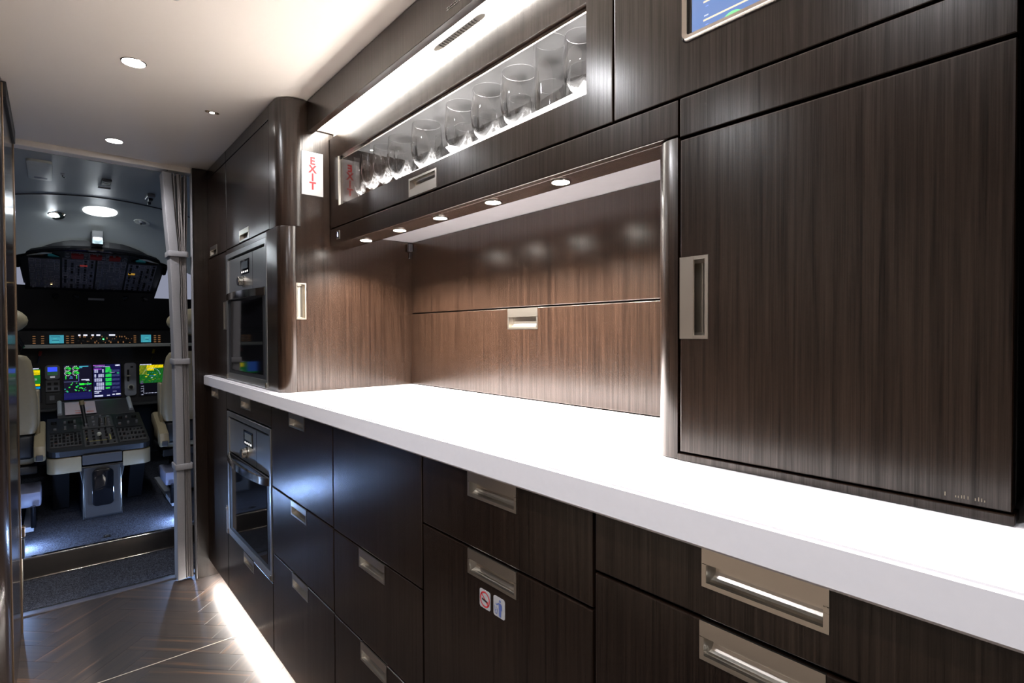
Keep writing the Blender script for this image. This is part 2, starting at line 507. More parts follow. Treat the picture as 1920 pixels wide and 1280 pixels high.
# herringbone lattice in rotated (u,v) space: u=(1,1)/sqrt2, v=(-1,1)/sqrt2
def uv2xy(u, v): return (0.48 + (u-v)*s2, 2.45 + (u+v)*s2)
for k in range(-14, 9):
    for j in range(-3, 2):
        bu = k*PWD + j*PL; bv = k*PWD - j*PL
        # one plank along each diagonal, meeting in an L; the zigzag runs along the aisle
        for (cu_, cv_, a) in ((bu + PL/2, bv + PWD/2, PI/4), (bu - PWD/2, bv + PL/2, 3*PI/4)):
            x, y = uv2xy(cu_, cv_)
            if -0.30 < x < 0.70 and 0.95 < y < 2.95:
                put_plank(x, y, a)
struct(box('trim_1', -0.12, 0.56, 2.107, 2.1095, -0.002, 0.0008, BEIGE, bev=0))

ceiling = struct(box('ceiling', -0.80, 0.622, -1.60, 2.74, ZC, ZC+0.05, CREAM, bev=0))
struct(box('trim_2', -0.20, 0.56, 2.74, 2.80, ZC-0.022, ZC+0.03, CREAM, bev=0.004))
struct(box('wall_back', -0.80, 1.05, -1.65, -1.60, 0, ZC, TAUPE, bev=0))
struct(box('wall_entry', -0.85, -0.80, -1.60, 1.98, 0, ZC, TAUPE, bev=0))
struct(box('wall_right', 1.005, 1.05, -1.60, 2.80, -0.05, ZC+0.05, CARC, bev=0))
# left closet side: gloss panel, rounded corner, bronze edge strips
struct(prism('wall_left', [(-0.100, 2.125)] + arc(-0.26, 2.13, 0.16, 0, -90, 12) + [(-0.80, 1.97), (-0.80, 2.14), (-0.16, 2.14)], 0, ZC, WG, smooth=True))
wl = struct(box('wall_panel', -0.15, -0.098, 2.131, 2.640, 0.0, ZC-0.05, WG, bev=0.002))
struct(box('trim_3', -0.16, -0.094, 2.640, 2.652, 0.0, ZC-0.03, BRONZE, bev=0.002))
struct(box('trim_4', -0.15, -0.097, 2.1255, 2.1305, 0.0, ZC-0.01, BRONZE, bev=0.001))
struct(box('trim_5', -0.15, -0.090, 2.14, 2.64, ZC-0.048, ZC-0.001, CARC, bev=0.002))
struct(box('wall_left_passage', -0.20, -0.16, 2.14, 3.19, 0, ZC, DGREY, bev=0))
# bulkhead right of the doorway
struct(box('wall_bulkhead', 0.478, 1.00, YW, YW+0.03, 0, ZC-0.004, W, bev=0.001))
struct(box('trim_6', 0.4738, 0.4775, YW-0.004, YW+0.034, 0, ZC-0.03, FABRIC2, bev=0.002))
struct(box('wall_right_passage', 0.56, 0.60, YW+0.031, 3.19, 0, ZC, DGREY, bev=0))

# threshold, landing carpet and step
struct(box('trim_7', -0.16, 0.56, 2.79, 2.822, -0.03, 0.004, plain('threshold_grey', (.07, .072, .10), .4), bev=0.001))
struct(box('trim_8', -0.16, 0.56, 2.823, 2.842, -0.03, 0.001, BLACK, bev=0.001))
struct(box('floor_landing', -0.16, 0.56, 2.843, 3.185, -0.04, 0.003, CARPET, bev=0.001))
st = thing('step', 'dark bronze step riser with bright metal edges below the cockpit carpet', 'step', (0.2, 3.19, 0))
box('riser', -0.16, 0.56, 3.186, 3.20, 0.010, 0.096, plain('riser_metal', (0.20, 0.175, 0.15), 0.28, 1.0), st, bev=0)
box('nosing', -0.16, 0.56, 3.182, 3.21, 0.0965, 0.1045, CHROME, st, bev=0.002)
box('bottom_strip', -0.16, 0.56, 3.180, 3.186, 0.0035, 0.010, CHROME, st, bev=0.001)
struct(box('floor_cockpit', -0.60, 1.02, 3.21, 5.40, 0.04, 0.102, CARPET, bev=0))

# toe kick
struct(box('baseboard_right', 0.600, 0.615, -1.5, YW-.002, 0.0, 0.068, BLACK, bev=0))

# ================================================================== LOWER CABINETS
def lower_unit(y0, y1, label, fronts, bx=XF+0.0345):
    t = thing('base_cabinet', label, 'cabinet', (0.62, (y0+y1)/2, 0.072), 'galley base cabinets')
    box('body', bx, 0.985, y0+.001, y1-.001, 0.072, ZB-.001, CARC, t, bev=0)
    g = 0.0022
    for kind, z0, z1, hy in fronts:
        hs = []
        if hy is not None:
            ztop = z1-g if z1 < ZB-0.001 else ZB-0.002
            hs = [hole_for(hy, ztop)]
        f = front(kind, XF, y0+g, y1-g, z0+g, min(z1-g, ZB-.0012), W, t, hs)
        if hy is not None:
            pull_h(hy, ztop, XF, f)
    return t

lower_unit(2.36, YW-.004, 'narrow dark wood base cabinet in the corner beside the curtain', [('door', .072, ZB, 2.56)])
lower_unit(1.785, 2.36, 'dark wood base cabinet built around the lower oven', [('drawer', .792, ZB, 2.083), ('drawer', .072, .297, 2.065)], bx=0.66)
lower_unit(1.295, 1.785, 'dark wood base cabinet of three stacked fronts next to the lower oven', [('door', .608, ZB, 1.555), ('drawer', .396, .608, 1.545), ('drawer', .072, .396, 1.54)])
lower_unit(0.872, 1.295, 'dark wood base cabinet with a plain upper front and two lower pulls', [('panel', .606, ZB, None), ('drawer', .394, .606, 1.087), ('drawer', .072, .394, 1.082)])
wc = lower_unit(0.451, 0.872, 'dark wood waste cabinet with no-smoking and litter stickers', [('drawer', .735, ZB, .664), ('door', .072, .735, .6645)])
lower_unit(0.027, 0.451, 'dark wood base cabinet nearest the camera below the worktop', [('drawer', .786, ZB, .238), ('door', .072, .786, .2405)])
lower_unit(-0.62, 0.027, 'wide dark wood base cabinet beyond the right edge of view', [('door', .072, ZB, None)])

# small vertical latch on the narrow corner door
lt = thing('door_latch', 'slim steel vertical latch beside the lower oven frame', 'latch', (XF, 2.355, 0.35))
box('plate', XF-.005, XF+.001, 2.342, 2.364, 0.298, 0.408, STEEL, lt, bev=0.0015)
lathe('button', [(0, 0), (.006, 0), (.006, .004), (0, .005)], (XF-.005, 2.353, .398), CHROME, lt, axis=(-1, 0, 0), seg=14)

# worktop with an upstand groove line
bm = bmesh.new(); add_box(bm, 0.513, 0.992, -0.62, YW-.001, ZB, ZT)
bmesh.ops.bevel(bm, geom=[e for e in bm.edges if abs(e.verts[0].co.x-.513) < 1e-5 and abs(e.verts[1].co.x-.513) < 1e-5 and abs(e.verts[0].co.z-e.verts[1].co.z) < 1e-5], offset=.0035, segments=3, affect='EDGES')
tag(from_bm('worktop', bm, STONE, None, base=(0.75, 1.05, ZB)), 'long thick white solid-surface worktop along the galley', 'worktop')

# LED strip in the toe recess
ls = thing('toe_light', 'glowing white light strip under the base cabinets along the floor', 'light strip', (0.565, 1.05, 0.055))
box('housing', 0.538, 0.566, -0.60, 2.68, 0.064, 0.0715, OSTEEL, ls, bev=0)
box('diffuser', 0.541, 0.563, -0.60, 2.67, 0.060, 0.064, TOE, ls, bev=0)

# stickers on the waste door
def sticker(name, y0, y1, z0, z1, label):
    t = thing(name, label, 'sticker', (XF, (y0+y1)/2, z0))
    prism('backing', rrect(y0, y1, z0, z1, .004), XF-.0006, XF-.0001, PAPER, t, axis='X')
    return t
X9 = XF-.0009
s1 = sticker('no_smoking_sticker', .666, .694, .6475, .6775, 'white sticker with red no-smoking circle under the waste door pull')
cy, cz = .680, .6625
ring = [([(X9, cy+r0*math.cos(a), cz+r0*math.sin(a)) for r0, a in ((.0105, i*PI/16), (.0128, i*PI/16), (.0128, (i+1)*PI/16), (.0105, (i+1)*PI/16))], (.60, .03, .04)) for i in range(32)]
def bar(y0, z0, y1, z1, wd, col, x=X9):
    d = Vector((0, y1-y0, z1-z0)).normalized(); n = Vector((0, -d.z, d.y))*wd/2
    a, c = Vector((x, y0, z0)), Vector((x, y1, z1))
    return ([a+n, c+n, c-n, a-n], col)
ring += [bar(.689, .6705, .671, .6545, .0022, (.60, .03, .04)), bar(.6875, .6620, .6740, .6600, .0030, (.02, .02, .02), X9-.0001), bar(.6735, .6600, .6715, .6597, .0030, (.5, .03, .03), X9-.0001)]
decal('symbol', ring, PRINT, s1)
s2_ = sticker('litter_sticker', .630, .658, .6475, .6790, 'white sticker with blue figure dropping litter into a bin')
BL = (.10, .15, .42)
hd = [(X9, .6415+.0022*math.cos(i*PI/6), .6738+.0022*math.sin(i*PI/6)) for i in range(12)]
q = [(hd, BL), ([(X9, .6385, .6705), (X9, .6450, .6705), (X9, .6445, .661), (X9, .6385, .661)], BL),
     ([(X9, .6388, .661), (X9, .6414, .661), (X9, .6414, .6495), (X9, .6388, .6495)], BL), ([(X9, .6418, .661), (X9, .6444, .661), (X9, .6444, .6495), (X9, .6418, .6495)], BL),
     bar(.6450, .6695, .6495, .6660, .0018, BL), bar(.6495, .6660, .6520, .6675, .0016, BL), bar(.6380, .669, .6372, .660, .0018, BL),
     bar(.6550, .6635, .6535, .6520, .0010, BL), bar(.6478, .6605, .6490, .6520, .0010, BL), bar(.6535, .6520, .6490, .6520, .0010, BL), bar(.6515, .6630, .6500, .6600, .0010, BL), bar(.6530, .6555, .6505, .6585, .001, BL)]
decal('symbol', q, PRINT, s2_)

# ================================================================== OVENS
def oven(x, y0, y1, z0, z1, label):
    """y1 is the far (left) side; everything sits in a steel surround"""
    t = thing('oven', label, 'oven', (x, (y0+y1)/2, z0), 'built-in ovens')
    hgt = z1-z0; k = hgt/0.498
    fr = 0.016
    front('surround', x, y0, y1, z0, z1, OSTEEL, t, [(y0+fr, y1-fr-.010, z0+.028*k, z1-.018*k)], th=0.03, bev=0.002)
    box('cavity', x+0.028, x+0.10, y0+fr, y1-fr, z0+.02, z1-.005, BLACK, t, bev=0)
    pz0, pz1 = z1-.160*k, z1-.026*k
    ya, yb = y0+fr+.003, y1-fr-.013
    box('control_panel', x+.004, x+.026, ya, yb, pz0, pz1, OSTEEL, t, bev=0.002)
    box('panel_seam', x+.0034, x+.006, ya+.150, ya+.152, pz0+.002, pz1-.002, BLACK, t, bev=0)
    # display
    dp = box('display', x+.0025, x+.006, y0+.212, y0+.326, pz1-.073*k, pz1-.018*k, BGLOSS, t, bev=0.001)
    qs = []
    for i in range(4):
        yy = y0+.310-i*.024
        qs.append(([(x+.0022, yy, pz1-.066*k), (x+.0022, yy-.013, pz1-.066*k), (x+.0022, yy-.013, pz1-.060*k), (x+.0022, yy, pz1-.060*k)], (1.4, 1.35, 1.3)))
    qs.append(([(x+.0022, y0+.310, pz1-.052*k), (x+.0022, y0+.228, pz1-.052*k), (x+.0022, y0+.228, pz1-.026*k), (x+.0022, y0+.310, pz1-.026*k)], (.03, .035, .04)))
    decal('display_marks', qs, GLOW, dp)
    lathe('knob', [(0, 0), (.021, 0), (.021, .004), (.018, .006), (.017, .020), (.015, .022), (0, .022)], (x+.004, y0+.283, pz1-.098*k), CHROME, t, axis=(-1, 0, 0), seg=24)
    # door: dark glass with steel bow handle and inner window
    dz0, dz1 = z0+.026*k, pz0-.006
    dr = box('door', x+.002, x+.024, ya, yb, dz0, dz1, BLACK, t, bev=0.002)
    box('door_glass', x+.0005, x+.003, ya+.030, yb-.040, dz0+.016, dz1-.018, BGLOSS, dr, bev=0.0008)
    pts = []
    hb = bmesh.new()
    n = 14; prev = None
    for i in range(n+1):
        f = i/n; yy = ya + (yb-ya)*f
        bow = 0.030*math.sin(PI*min(1, max(0, f)))**0.6 if 0 < f < 1 else 0
        zz = pz0 - .003 - .013*k + 0.0
        xo = x + .002 - bow
        h2 = .0125*k
        ring_ = [hb.verts.new((xo-.004, yy, zz-h2)), hb.verts.new((xo+.004, yy, zz-h2)), hb.verts.new((xo+.004, yy, zz+h2)), hb.verts.new((xo-.004, yy, zz+h2))]
        if prev:
            for a in range(4): hb.faces.new((prev[a], prev[(a+1) % 4], ring_[(a+1) % 4], ring_[a]))
        else: hb.faces.new(ring_)
        prev = ring_
    hb.faces.new(prev)
    h = from_bm('handle', hb, CHROME, dr, smooth=True)
    # thin foot tabs of the surround
    for yy in (y0+.004, y1-.014):
        box('foot_tab', x-.004, x+.002, yy, yy+.010, z0+.002, z0+.020, CHROME, t, bev=0.001)
    return t
oven(XF-.003, 1.787, 2.345, 0.300, 0.788, 'lower steel built-in oven beneath the worktop')
XO = 0.537
oven(XO-.003, 1.852, 2.385, 0.911, 1.408, 'upper steel built-in oven standing above the worktop')

# ================================================================== TALL CABINETS OVER THE WORKTOP (left end)
tc = thing('tall_cabinet', 'dark wood tall cabinet with rounded corner housing the upper oven', 'cabinet', (0.75, 2.05, ZT))
box('body', 0.665, 0.985, 1.73, 2.376, ZT+.001, ZC-.003, CARC, tc, bev=0)
prism('side_panel', [(0.5808, ZT+.001), (XB+.010, ZT+.001), (XB+.010, ZC-.003), (0.597, ZC-.003), (0.597, 1.4265), (0.5808, 1.4265), (0.5808, 1.249), (0.609, 1.249), (0.609, 1.139), (0.5808, 1.139)], 1.708, 1.728, W, tc, axis='Y')
# rounded corner posts, upper and lower
prism('corner_post', [(XO, 1.8215), (XO, 1.768)] + arc(0.597, 1.768, 0.060, 180, 270, 14)[1:] + [(0.597, 1.7285), (0.66, 1.7285), (0.66, 1.8215)], 1.4285, ZC-.003, W, tc, smooth=True)
prism('corner_post', [(XO-.002, 1.849), (XO-.002, 1.750)] + arc(0.579, 1.750, 0.044, 180, 270, 14)[1:] + [(0.5795, 1.7285), (0.66, 1.7285), (0.66, 1.849)], ZT+.001, 1.4262, W, tc, smooth=True, bev=.001)
f = front('door', XO, 1.824, 2.376, 1.430, 1.778, W, tc, [hole_for(2.122, 1.475)])
pull_h(2.122, 1.475, XO, f, flip=False)
front('top_rail', XO, 1.824, 2.376, 1.781, ZC-.003, W, tc)
box('oven_rail', XO, XO+.02, 1.852, 2.388, 1.4085, 1.4265, W, tc, bev=.001)
nt_ = thing('tall_cabinet', 'narrow dark wood tall cabinet in the corner between curtain and upper oven', 'cabinet', (0.75, 2.545, ZT))
box('body', XO+.035, 0.985, 2.392, 2.708, ZT+.001, ZC-.003, CARC, nt_, bev=0)
f = front('door', XO, 2.380, 2.710, 1.428, 1.778, W, nt_, [hole_for(2.608, 1.473)])
pull_h(2.608, 1.473, XO, f)
f = front('door', XO, 2.390, 2.710, ZT+.004, 1.424, W, nt_, [(2.4005, 2.4405, 1.111, 1.221)])
pull('handle', (XO, 2.4425, 1.109), (0, 0, 1), (0, -1, 0), (-1, 0, 0), 0.114, 0.044, f, 'brushed nickel recessed pull')
front('top_rail', XO, 2.380, 2.710, 1.781, ZC-.003, W, nt_)

# EXIT sign on the side panel, facing the camera
ex = thing('exit_sign', 'white EXIT sign with red vertical letters on the dark side panel', 'sign', (0.635, 1.707, 1.53))
box('plate', 0.600, 0.668, 1.7045, 1.7078, 1.530, 1.666, PAPER, ex, bev=.0006)
for ch, zz in zip('EXIT', (1.6375, 1.6115, 1.586, 1.559)):
    M = Matrix.Translation((0.634, 1.7040, zz)) @ Matrix.Rotation(PI/2, 4, 'X')
    text_obj('letter', ch, 0.0325, M, INKRED, ex, extr=0.0003, bold=0.0011)
# vertical pull let into the edge of the side panel
sp = thing('panel_pull', 'tall nickel recessed pull on the side panel next to the upper oven', 'handle', (0.594, 1.705, 1.137))
pull('cup', (0.611, 1.7080, 1.137), (0, 0, 1), (-1, 0, 0), (0, -1, 0), 0.114, 0.0302, sp, plate=.08, lip=.004)

# ================================================================== NICHE
nb = thing('niche_back', 'dark wood back wall of the lit worktop niche with drop-down flap', 'cabinet', (0.995, 1.08, ZT))
front('upper_panel', XB, 0.480, 1.7065, 1.1645, 1.4175, W, nb, th=.012)
f = front('flap', XB, 0.480, 1.7065, ZT+.003, 1.1605, W, nb, [(1.046, 1.168, 1.104, 1.1585)], th=.012)
pull_h(1.107, 1.1605, XB, f, h=.0585)
box('hinge', 0.972, 0.988, 1.694, 1.7065, 1.385, 1.412, BLACK, nb, bev=.002)
box('hinge', 0.976, 0.988, 1.698, 1.7065, 1.360, 1.380, BGLOSS, nb, bev=.002)
# soffit and light valance
sof = thing('valance', 'dark wood light valance over the worktop carrying five spotlights', 'valance', (0.73, 1.07, 1.376))
front('face_board', XU, 0.4335, 1.7065, 1.3765, 1.4275, W, sof, th=.016)
front('bottom_board', XU+.0005, 0.4335, 1.7065, 1.376, 1.3768, W, sof, th=.073, bev=0) if False else box('bottom_board', XU+.0165, 0.763, 0.4335, 1.7065, 1.3762, 1.390, W, sof, bev=.0006)
box('back_board', 0.755, 0.763, 0.4335, 1.7065, 1.3905, 1.4275, W, sof, bev=.0004)
box('soffit', 0.7635, 0.992, 0.480, 1.7065, 1.418, 1.4275, plain('grey_soffit', (.33, .325, .34), .4), sof, bev=0)
for i, yy in enumerate((1.529, 1.322, 1.119, 0.911, 0.707)):
    who = ['nearest the EXIT sign', 'second from the EXIT sign', 'in the middle of five', 'second from the rounded post', 'nearest the rounded post'][i]
    sl = thing('spotlight', 'bright round spotlight under the valance, ' + who, 'spotlight', (0.730, yy, 1.3745), 'valance spotlights')
    lathe('ring', [(.0168, 0), (.0205, 0), (.0210, .001), (.0200, .002), (.0168, .002)], (0.730, yy, 1.3742), CHROME, sl, seg=24)
    lathe('lens', [(0, .0003), (.0165, .0003), (.0165, .0018), (0, .0018)], (0.730, yy, 1.3742), LENS, sl, seg=20)
    lamp('spot_lamp', 'SPOT', (0.730, yy, 1.3735), P_SPOT, WARM, sl, 0.012, (0.745, yy, 0.9), 140, 0.5)
sw = thing('light_switch', 'tiny framed touch switch with white symbol at the valance end', 'switch', (XU, 1.641, 1.392))
box('frame', XU-.002, XU+.0005, 1.631, 1.651, 1.390, 1.416, STEEL, sw, bev=.0006)
box('button', XU-.0026, XU-.0015, 1.6335, 1.6485, 1.393, 1.413, BGLOSS, sw, bev=.0002)
decal('symbol', [([(XU-.0029, 1.641+.0035*math.cos(a), 1.402+.006*math.sin(a)) for a in [i*PI/8 for i in range(16)]], (1.5, 1.6, 2.4)), ([(XU-.0029, 1.6395, 1.408), (XU-.0029, 1.6425, 1.408), (XU-.0029, 1.6425, 1.411), (XU-.0029, 1.6395, 1.411)], (1.5, 1.6, 2.4))], GLOW, sw)

# ================================================================== GLASS-FRONT CABINET
gc = thing('glass_cabinet', 'lit wall cabinet with long clear glass front full of glassware', 'cabinet', (0.84, 1.13, 1.431))
GY0, GY1 = 0.5525, 1.7050
f = front('door', XU, GY0, GY1, 1.4310, 1.7200, W, gc, [(0.608, 1.637, 1.495, 1.648), (1.074, 1.198, 1.4365, 1.4785)], th=.020)
pull_h(1.136, 1.4345, XU, f, w=.128, h=-.046) if False else pull('handle', (XU, 1.072, 1.4805), (0, 1, 0), (0, 0, -1), (-1, 0, 0), .128, .0455, f, 'brushed nickel recessed pull')
box('pane', XU+.006, XU+.009, 0.606, 1.639, 1.493, 1.650, PANE, f, bev=0)
rm = bmesh.new()
for (a0, a1, b0, b1) in ((.6080, .6110, 1.495, 1.648), (1.6340, 1.6370, 1.495, 1.648)):
    add_box(rm, XU-.0012, XU+.006, a0, a1, b0, b1)
box('glazing_bead', XU-.0012, XU+.006, 1.6335, 1.6370, 1.495, 1.648, STEEL, f, bev=.0005); rm.free()
box('glazing_bead', XU+.0095, XU+.0130, 0.606, 1.639, 1.640, 1.650, CHROME, f, bev=.0005)
box('base', XU+.021, 0.985, GY0, GY1, 1.4315, 1.4660, CARC, gc, bev=0)
box('lit_shelf', XU+.024, 0.975, GY0+.02, GY1-.02, 1.4665, 1.4740, SHELF, gc, bev=0)
prism('added_glow_strip', [(.604, 1.4668), (1.640, 1.4668), (1.640, 1.4962), (1.35, 1.506), (.604, 1.520)], XU+.0215, XU+.0235, BLOOM, gc, axis='X')  # added glowing strip, tapered to give the blown-out white low behind the pane
box('back_mirror', 0.977, 0.985, GY0+.002, GY1-.002, 1.4745, 1.7000, SMOKE, gc, bev=0)
box('side', XU+.021, 0.9765, GY0+.001, GY0+.014, 1.4665, 1.7000, W, gc, bev=0)
box('side', XU+.021, 0.9765, GY1-.014, GY1-.001, 1.4665, 1.7000, W, gc, bev=0)
box('top', XU+.021, 0.985, GY0, GY1, 1.7005, 1.7200, SMOKE, gc, bev=0)
lamp('shelf_lamp', 'AREA', (0.74, 1.12, 1.695), 3.0, NEUTRAL, gc, 0.02, (0.80, 1.12, 1.48), sizey=1.0) if False else None

def glass_profile(kind):
    if kind == 'goblet':
        o = [(.033, 0), (.033, .002), (.010, .006), (.0055, .012), (.005, .040), (.007, .050), (.020, .058), (.033, .072), (.040, .092), (.0425, .115), (.041, .140), (.0385, .172)]
        i = [(.0372, .172), (.0397, .140), (.0412, .115), (.0387, .093), (.0315, .074), (.018, .0605), (0, .057)]
    elif kind == 'wine':
        o = [(.030, 0), (.030, .002), (.009, .006), (.0045, .012), (.0042, .060), (.006, .068), (.018, .076), (.029, .092), (.034, .115), (.033, .145), (.030, .178)]
        i = [(.0288, .178), (.0318, .145), (.0328, .115), (.0278, .093), (.016, .0785), (0, .075)]
    elif kind == 'flute':
        o = [(.027, 0), (.027, .002), (.008, .006), (.0042, .012), (.0040, .052), (.006, .060), (.016, .078), (.0225, .105), (.0245, .135), (.0230, .190)]
        i = [(.0219, .190), (.0233, .135), (.0213, .105), (.0145, .080), (0, .066)]
    else:
        o = [(.028, 0), (.0295, .002), (.0310, .060), (.0325, .130), (.0335, .200)]
        i = [(.0323, .200), (.0313, .130), (.0298, .060), (.0280, .012), (0, .010)]
    return [(0, 0)] + o + i
proto = {}
def glassware(kind, x, y, label):
    nm = {'goblet': 'water_goblet', 'wine': 'wine_glass', 'flute': 'champagne_flute', 'highball': 'highball_glass'}[kind]
    if kind not in proto:
        o = lathe(nm, glass_profile(kind), (x, y, 1.4745), GLASS, None, seg=28, base=(x, y, 1.4745)); proto[kind] = o
    else:
        o = proto[kind].copy(); C.objects.link(o); o.location = (x, y, 1.4745)
    tag(o, label, 'glass', 'glassware in the lit cabinet')
rowf = [('flute', 1.640), ('wine', 1.562), ('wine', 1.478), ('goblet', 1.368), ('goblet', 1.236), ('goblet', 1.075), ('goblet', 0.968), ('goblet', 0.862), ('highball', 0.770), ('wine', 0.688)]
fl = ['slim champagne flute at the EXIT sign end of the lit cabinet', 'wine glass beside the champagne flute, front row of the lit cabinet', 'second wine glass from the champagne flute in the front row',
      'front row goblet just above and left of the cabinet pull', 'front row goblet straight above the cabinet pull', 'front row goblet in the middle of the lit cabinet', 'front row goblet, third from the tall highball glass', 'front row goblet next to the tall highball glass',
      'tall straight highball glass in the front row of the lit cabinet', 'wine glass at the right end of the lit cabinet front row']
fl[6] = 'front row goblet, second from the tall highball glass'
for (k, y), lb in zip(rowf, fl): glassware(k, 0.765, y, lb)
for i in range(10):
    y = 1.600 - i*0.105
    glassware('goblet' if i % 3 else 'wine', 0.862, y, f'{ORD[i]} stemmed glass from the EXIT sign end in the middle row')
for i in range(6):
    y = 1.540 - i*0.165
    glassware('flute' if i % 2 else 'wine', 0.938, y, f'{ORD[i]} stemmed glass from the EXIT sign end in the mirrored back row')

# ================================================================== COVE ABOVE
cv = thing('light_cove', 'dark wood cove board with long glowing white light strip beneath the ceiling', 'light cove', (0.66, 0.55, 1.73))
box('fascia', 0.620, 0.640, -0.60, 1.7065, 1.728, ZC-.001, W, cv, bev=.001)
box('roof', 0.641, 0.985, -0.60, 1.7065, 1.7560, 1.79, CARC, cv, bev=0)
box('diffuser', 0.650, 0.703, -0.60, 1.699, 1.7475, 1.7555, COVE, cv, bev=0)
box('back_ledge', 0.7035, 0.715, -0.60, 1.7065, 1.7235, 1.7555, BEIGE, cv, bev=.0006)
box('end_cap', 0.641, 0.703, 1.6995, 1.7065, 1.738, 1.7555, BEIGE, cv, bev=.0006)
sl = prism('slot', [(0.6820+.009*math.cos(a), (0.900 if math.sin(a) < 0 else 1.040)+.025*math.sin(a)) for a in [i*PI/8 for i in range(16)]], 1.7455, 1.7474, DGREY, cv)
sl['label'] = 'dark slotted air outlet'
for i in range(14):
    box('slot_rib', 0.675, 0.689, 0.905+i*.010, 0.9075+i*.010, 1.7440, 1.7454, BLACK, sl, bev=0)
# two lines of tiny lettering on the fascia
q = []
for r in range(2):
    y = 0.921
    while y > 0.60:
        wd = random.uniform(.003, .009)
        q.append(([(0.6194, y, 1.7520-r*.0045), (0.6194, y-wd, 1.7520-r*.0045), (0.6194, y-wd, 1.7542-r*.0045), (0.6194, y, 1.7542-r*.0045)], (.62, .60, .58)))
        y -= wd+.0022
decal('lettering', q, PRINT, cv)

# ================================================================== RIGHT-HAND TALL UNIT
rc = thing('tall_cabinet', 'large dark wood cabinet with wide door and upright nickel pull at right', 'cabinet', (0.85, 0.25, ZT))
XD = 0.685
prism('corner_post', [(XD, 0.4305), (XD, 0.440)] + arc(0.722, 0.440, 0.037, 180, 90, 12)[1:] + [(XB, 0.477), (XB, 0.4305)], ZT+.001, 1.3720, W, rc, bev=.001, smooth=True)
box('body', XD+.035, 0.985, 0.075, 0.4295, ZT+.012, 1.427, CARC, rc, bev=0)
HZ0, HZ1 = 1.083, 1.199
f = front('door', XD, 0.0745, 0.4265, 0.9205, 1.3665, W, rc, [(0.3855, 0.4245, HZ0+.002, HZ1-.002)], th=.020, bev=.002)
hd_ = bmesh.new()
pull('handle', (XD, 0.3830, HZ0), (0, 0, 1), (0, 1, 0), (-1, 0, 0), HZ1-HZ0, 0.0435, f, 'upright brushed nickel recessed pull', plate=.50)
front('top_strip', XD+.003, 0.0745, 0.4290, 1.3715, 1.4270, W, rc, th=.016)
box('plinth', XD-.002, XD+.03, 0.0720, 0.4295, ZT+.0005, ZT+.0105, W, rc, bev=.001)
# dashes standing in for unreadable lettering at the lower corner of the door
q = []
for i, yy in enumerate((.1245, .1160, .1140, .1115, .1095, .1065, .1010, .0985, .0962, .0940)):
    hh = (.004, .002, .002, .003, .0035, .003, .0025, .004, .0035, .002)[i]
    q.append(([(XD-.0004, yy, .9262), (XD-.0004, yy-.0007, .9262), (XD-.0004, yy-.0007, .9262+hh), (XD-.0004, yy, .9262+hh)], (.20, .17, .12)))
decal('faint_lettering', q, PRINT, f)

rc2 = thing('tall_cabinet', 'dark wood cabinet end beyond the black gap at the right edge', 'cabinet', (0.85, -0.26, ZT))
box('body', XD+.030, 0.985, -0.60, 0.062, ZT+.001, 1.427, CARC, rc2, bev=0)
front('door', XD, -0.60, 0.0660, ZT+.002, 1.4270, W, rc2, th=.020)
up = thing('wall_cabinet', 'dark wood wall cabinet front that holds the blue display screen', 'cabinet', (0.84, 0.0, 1.431))
front('door', XU, -0.60, 0.5490, 1.4310, 1.7200, W, up, [(0.150, 0.4220, 1.509, 1.690)], th=.020)
box('body', XU+.040, 0.985, -0.60, 0.5485, 1.4315, 1.720, CARC, up, bev=0)
mo = thing('display_screen', 'blue display screen in a rounded silver frame at the top edge', 'screen', (XU, 0.28, 1.505))
fo = rrect(0.140, 0.4265, 1.5035, 1.700, .008, 5); fi = rrect(0.1480, 0.4170, 1.5115, 1.692, .003, 5)
bm = bmesh.new(); n = len(fo)
A = [bm.verts.new((XU-.002, *p)) for p in fo]; Bq = [bm.verts.new((XU-.006, p[0]+(.28-p[0])*.018, p[1]+(1.6-p[1])*.025)) for p in fo]
Cq = [bm.verts.new((XU-.0045, *p)) for p in fi]; Dq = [bm.verts.new((XU+.002, *p)) for p in fi]; Eq = [bm.verts.new((XU+.001, *p)) for p in fo]
for r0, r1 in ((Eq, A), (A, Bq), (Bq, Cq), (Cq, Dq)):
    for i in range(n): bm.faces.new((r0[i], r0[(i+1) % n], r1[(i+1) % n], r1[i]))
from_bm('frame', bm, CHROME, mo, smooth=True)
box('panel', XU+.0005, XU+.004, 0.149, 0.4165, 1.512, 1.6915, BGLOSS, mo, bev=0)
XS = XU+.0002
def rq(y0, y1, z0, z1, col, x=XS): return ([(x, y0, z0), (x, y1, z0), (x, y1, z1), (x, y0, z1)], col)
q = [rq(.152, .4115, 1.5125, 1.691, (.115, .20, .43))]
for zz in (1.523, 1.548, 1.573, 1.598):
    q.append(rq(.20, .394, zz-.0012, zz+.0012, (.95, .70, .48), XS-.0002))
    for k in range(3): q.append(rq(.3885+k*.0022-.002, .3885+k*.0022, zz+.0050, zz+.0068, (.55, .60, .75), XS-.0002))
    for k in range(2): q.append(rq(.3885+k*.0022-.002, .3885+k*.0022, zz-.0075, zz-.006, (.20, .30, .70), XS-.0002))
gcirc = [(XS-.0003, .352+.018*math.cos(a), max(1.5126, 1.500+.018*math.sin(a))) for a in [i*PI/24 for i in range(7, 19)]]
q.append((gcirc, (.22, .85, .30)))
gr = []
for k in range(12):
    a0, a1 = PI*k/12, PI*(k+1)/12
decal('graphics', q, GLOW, mo)

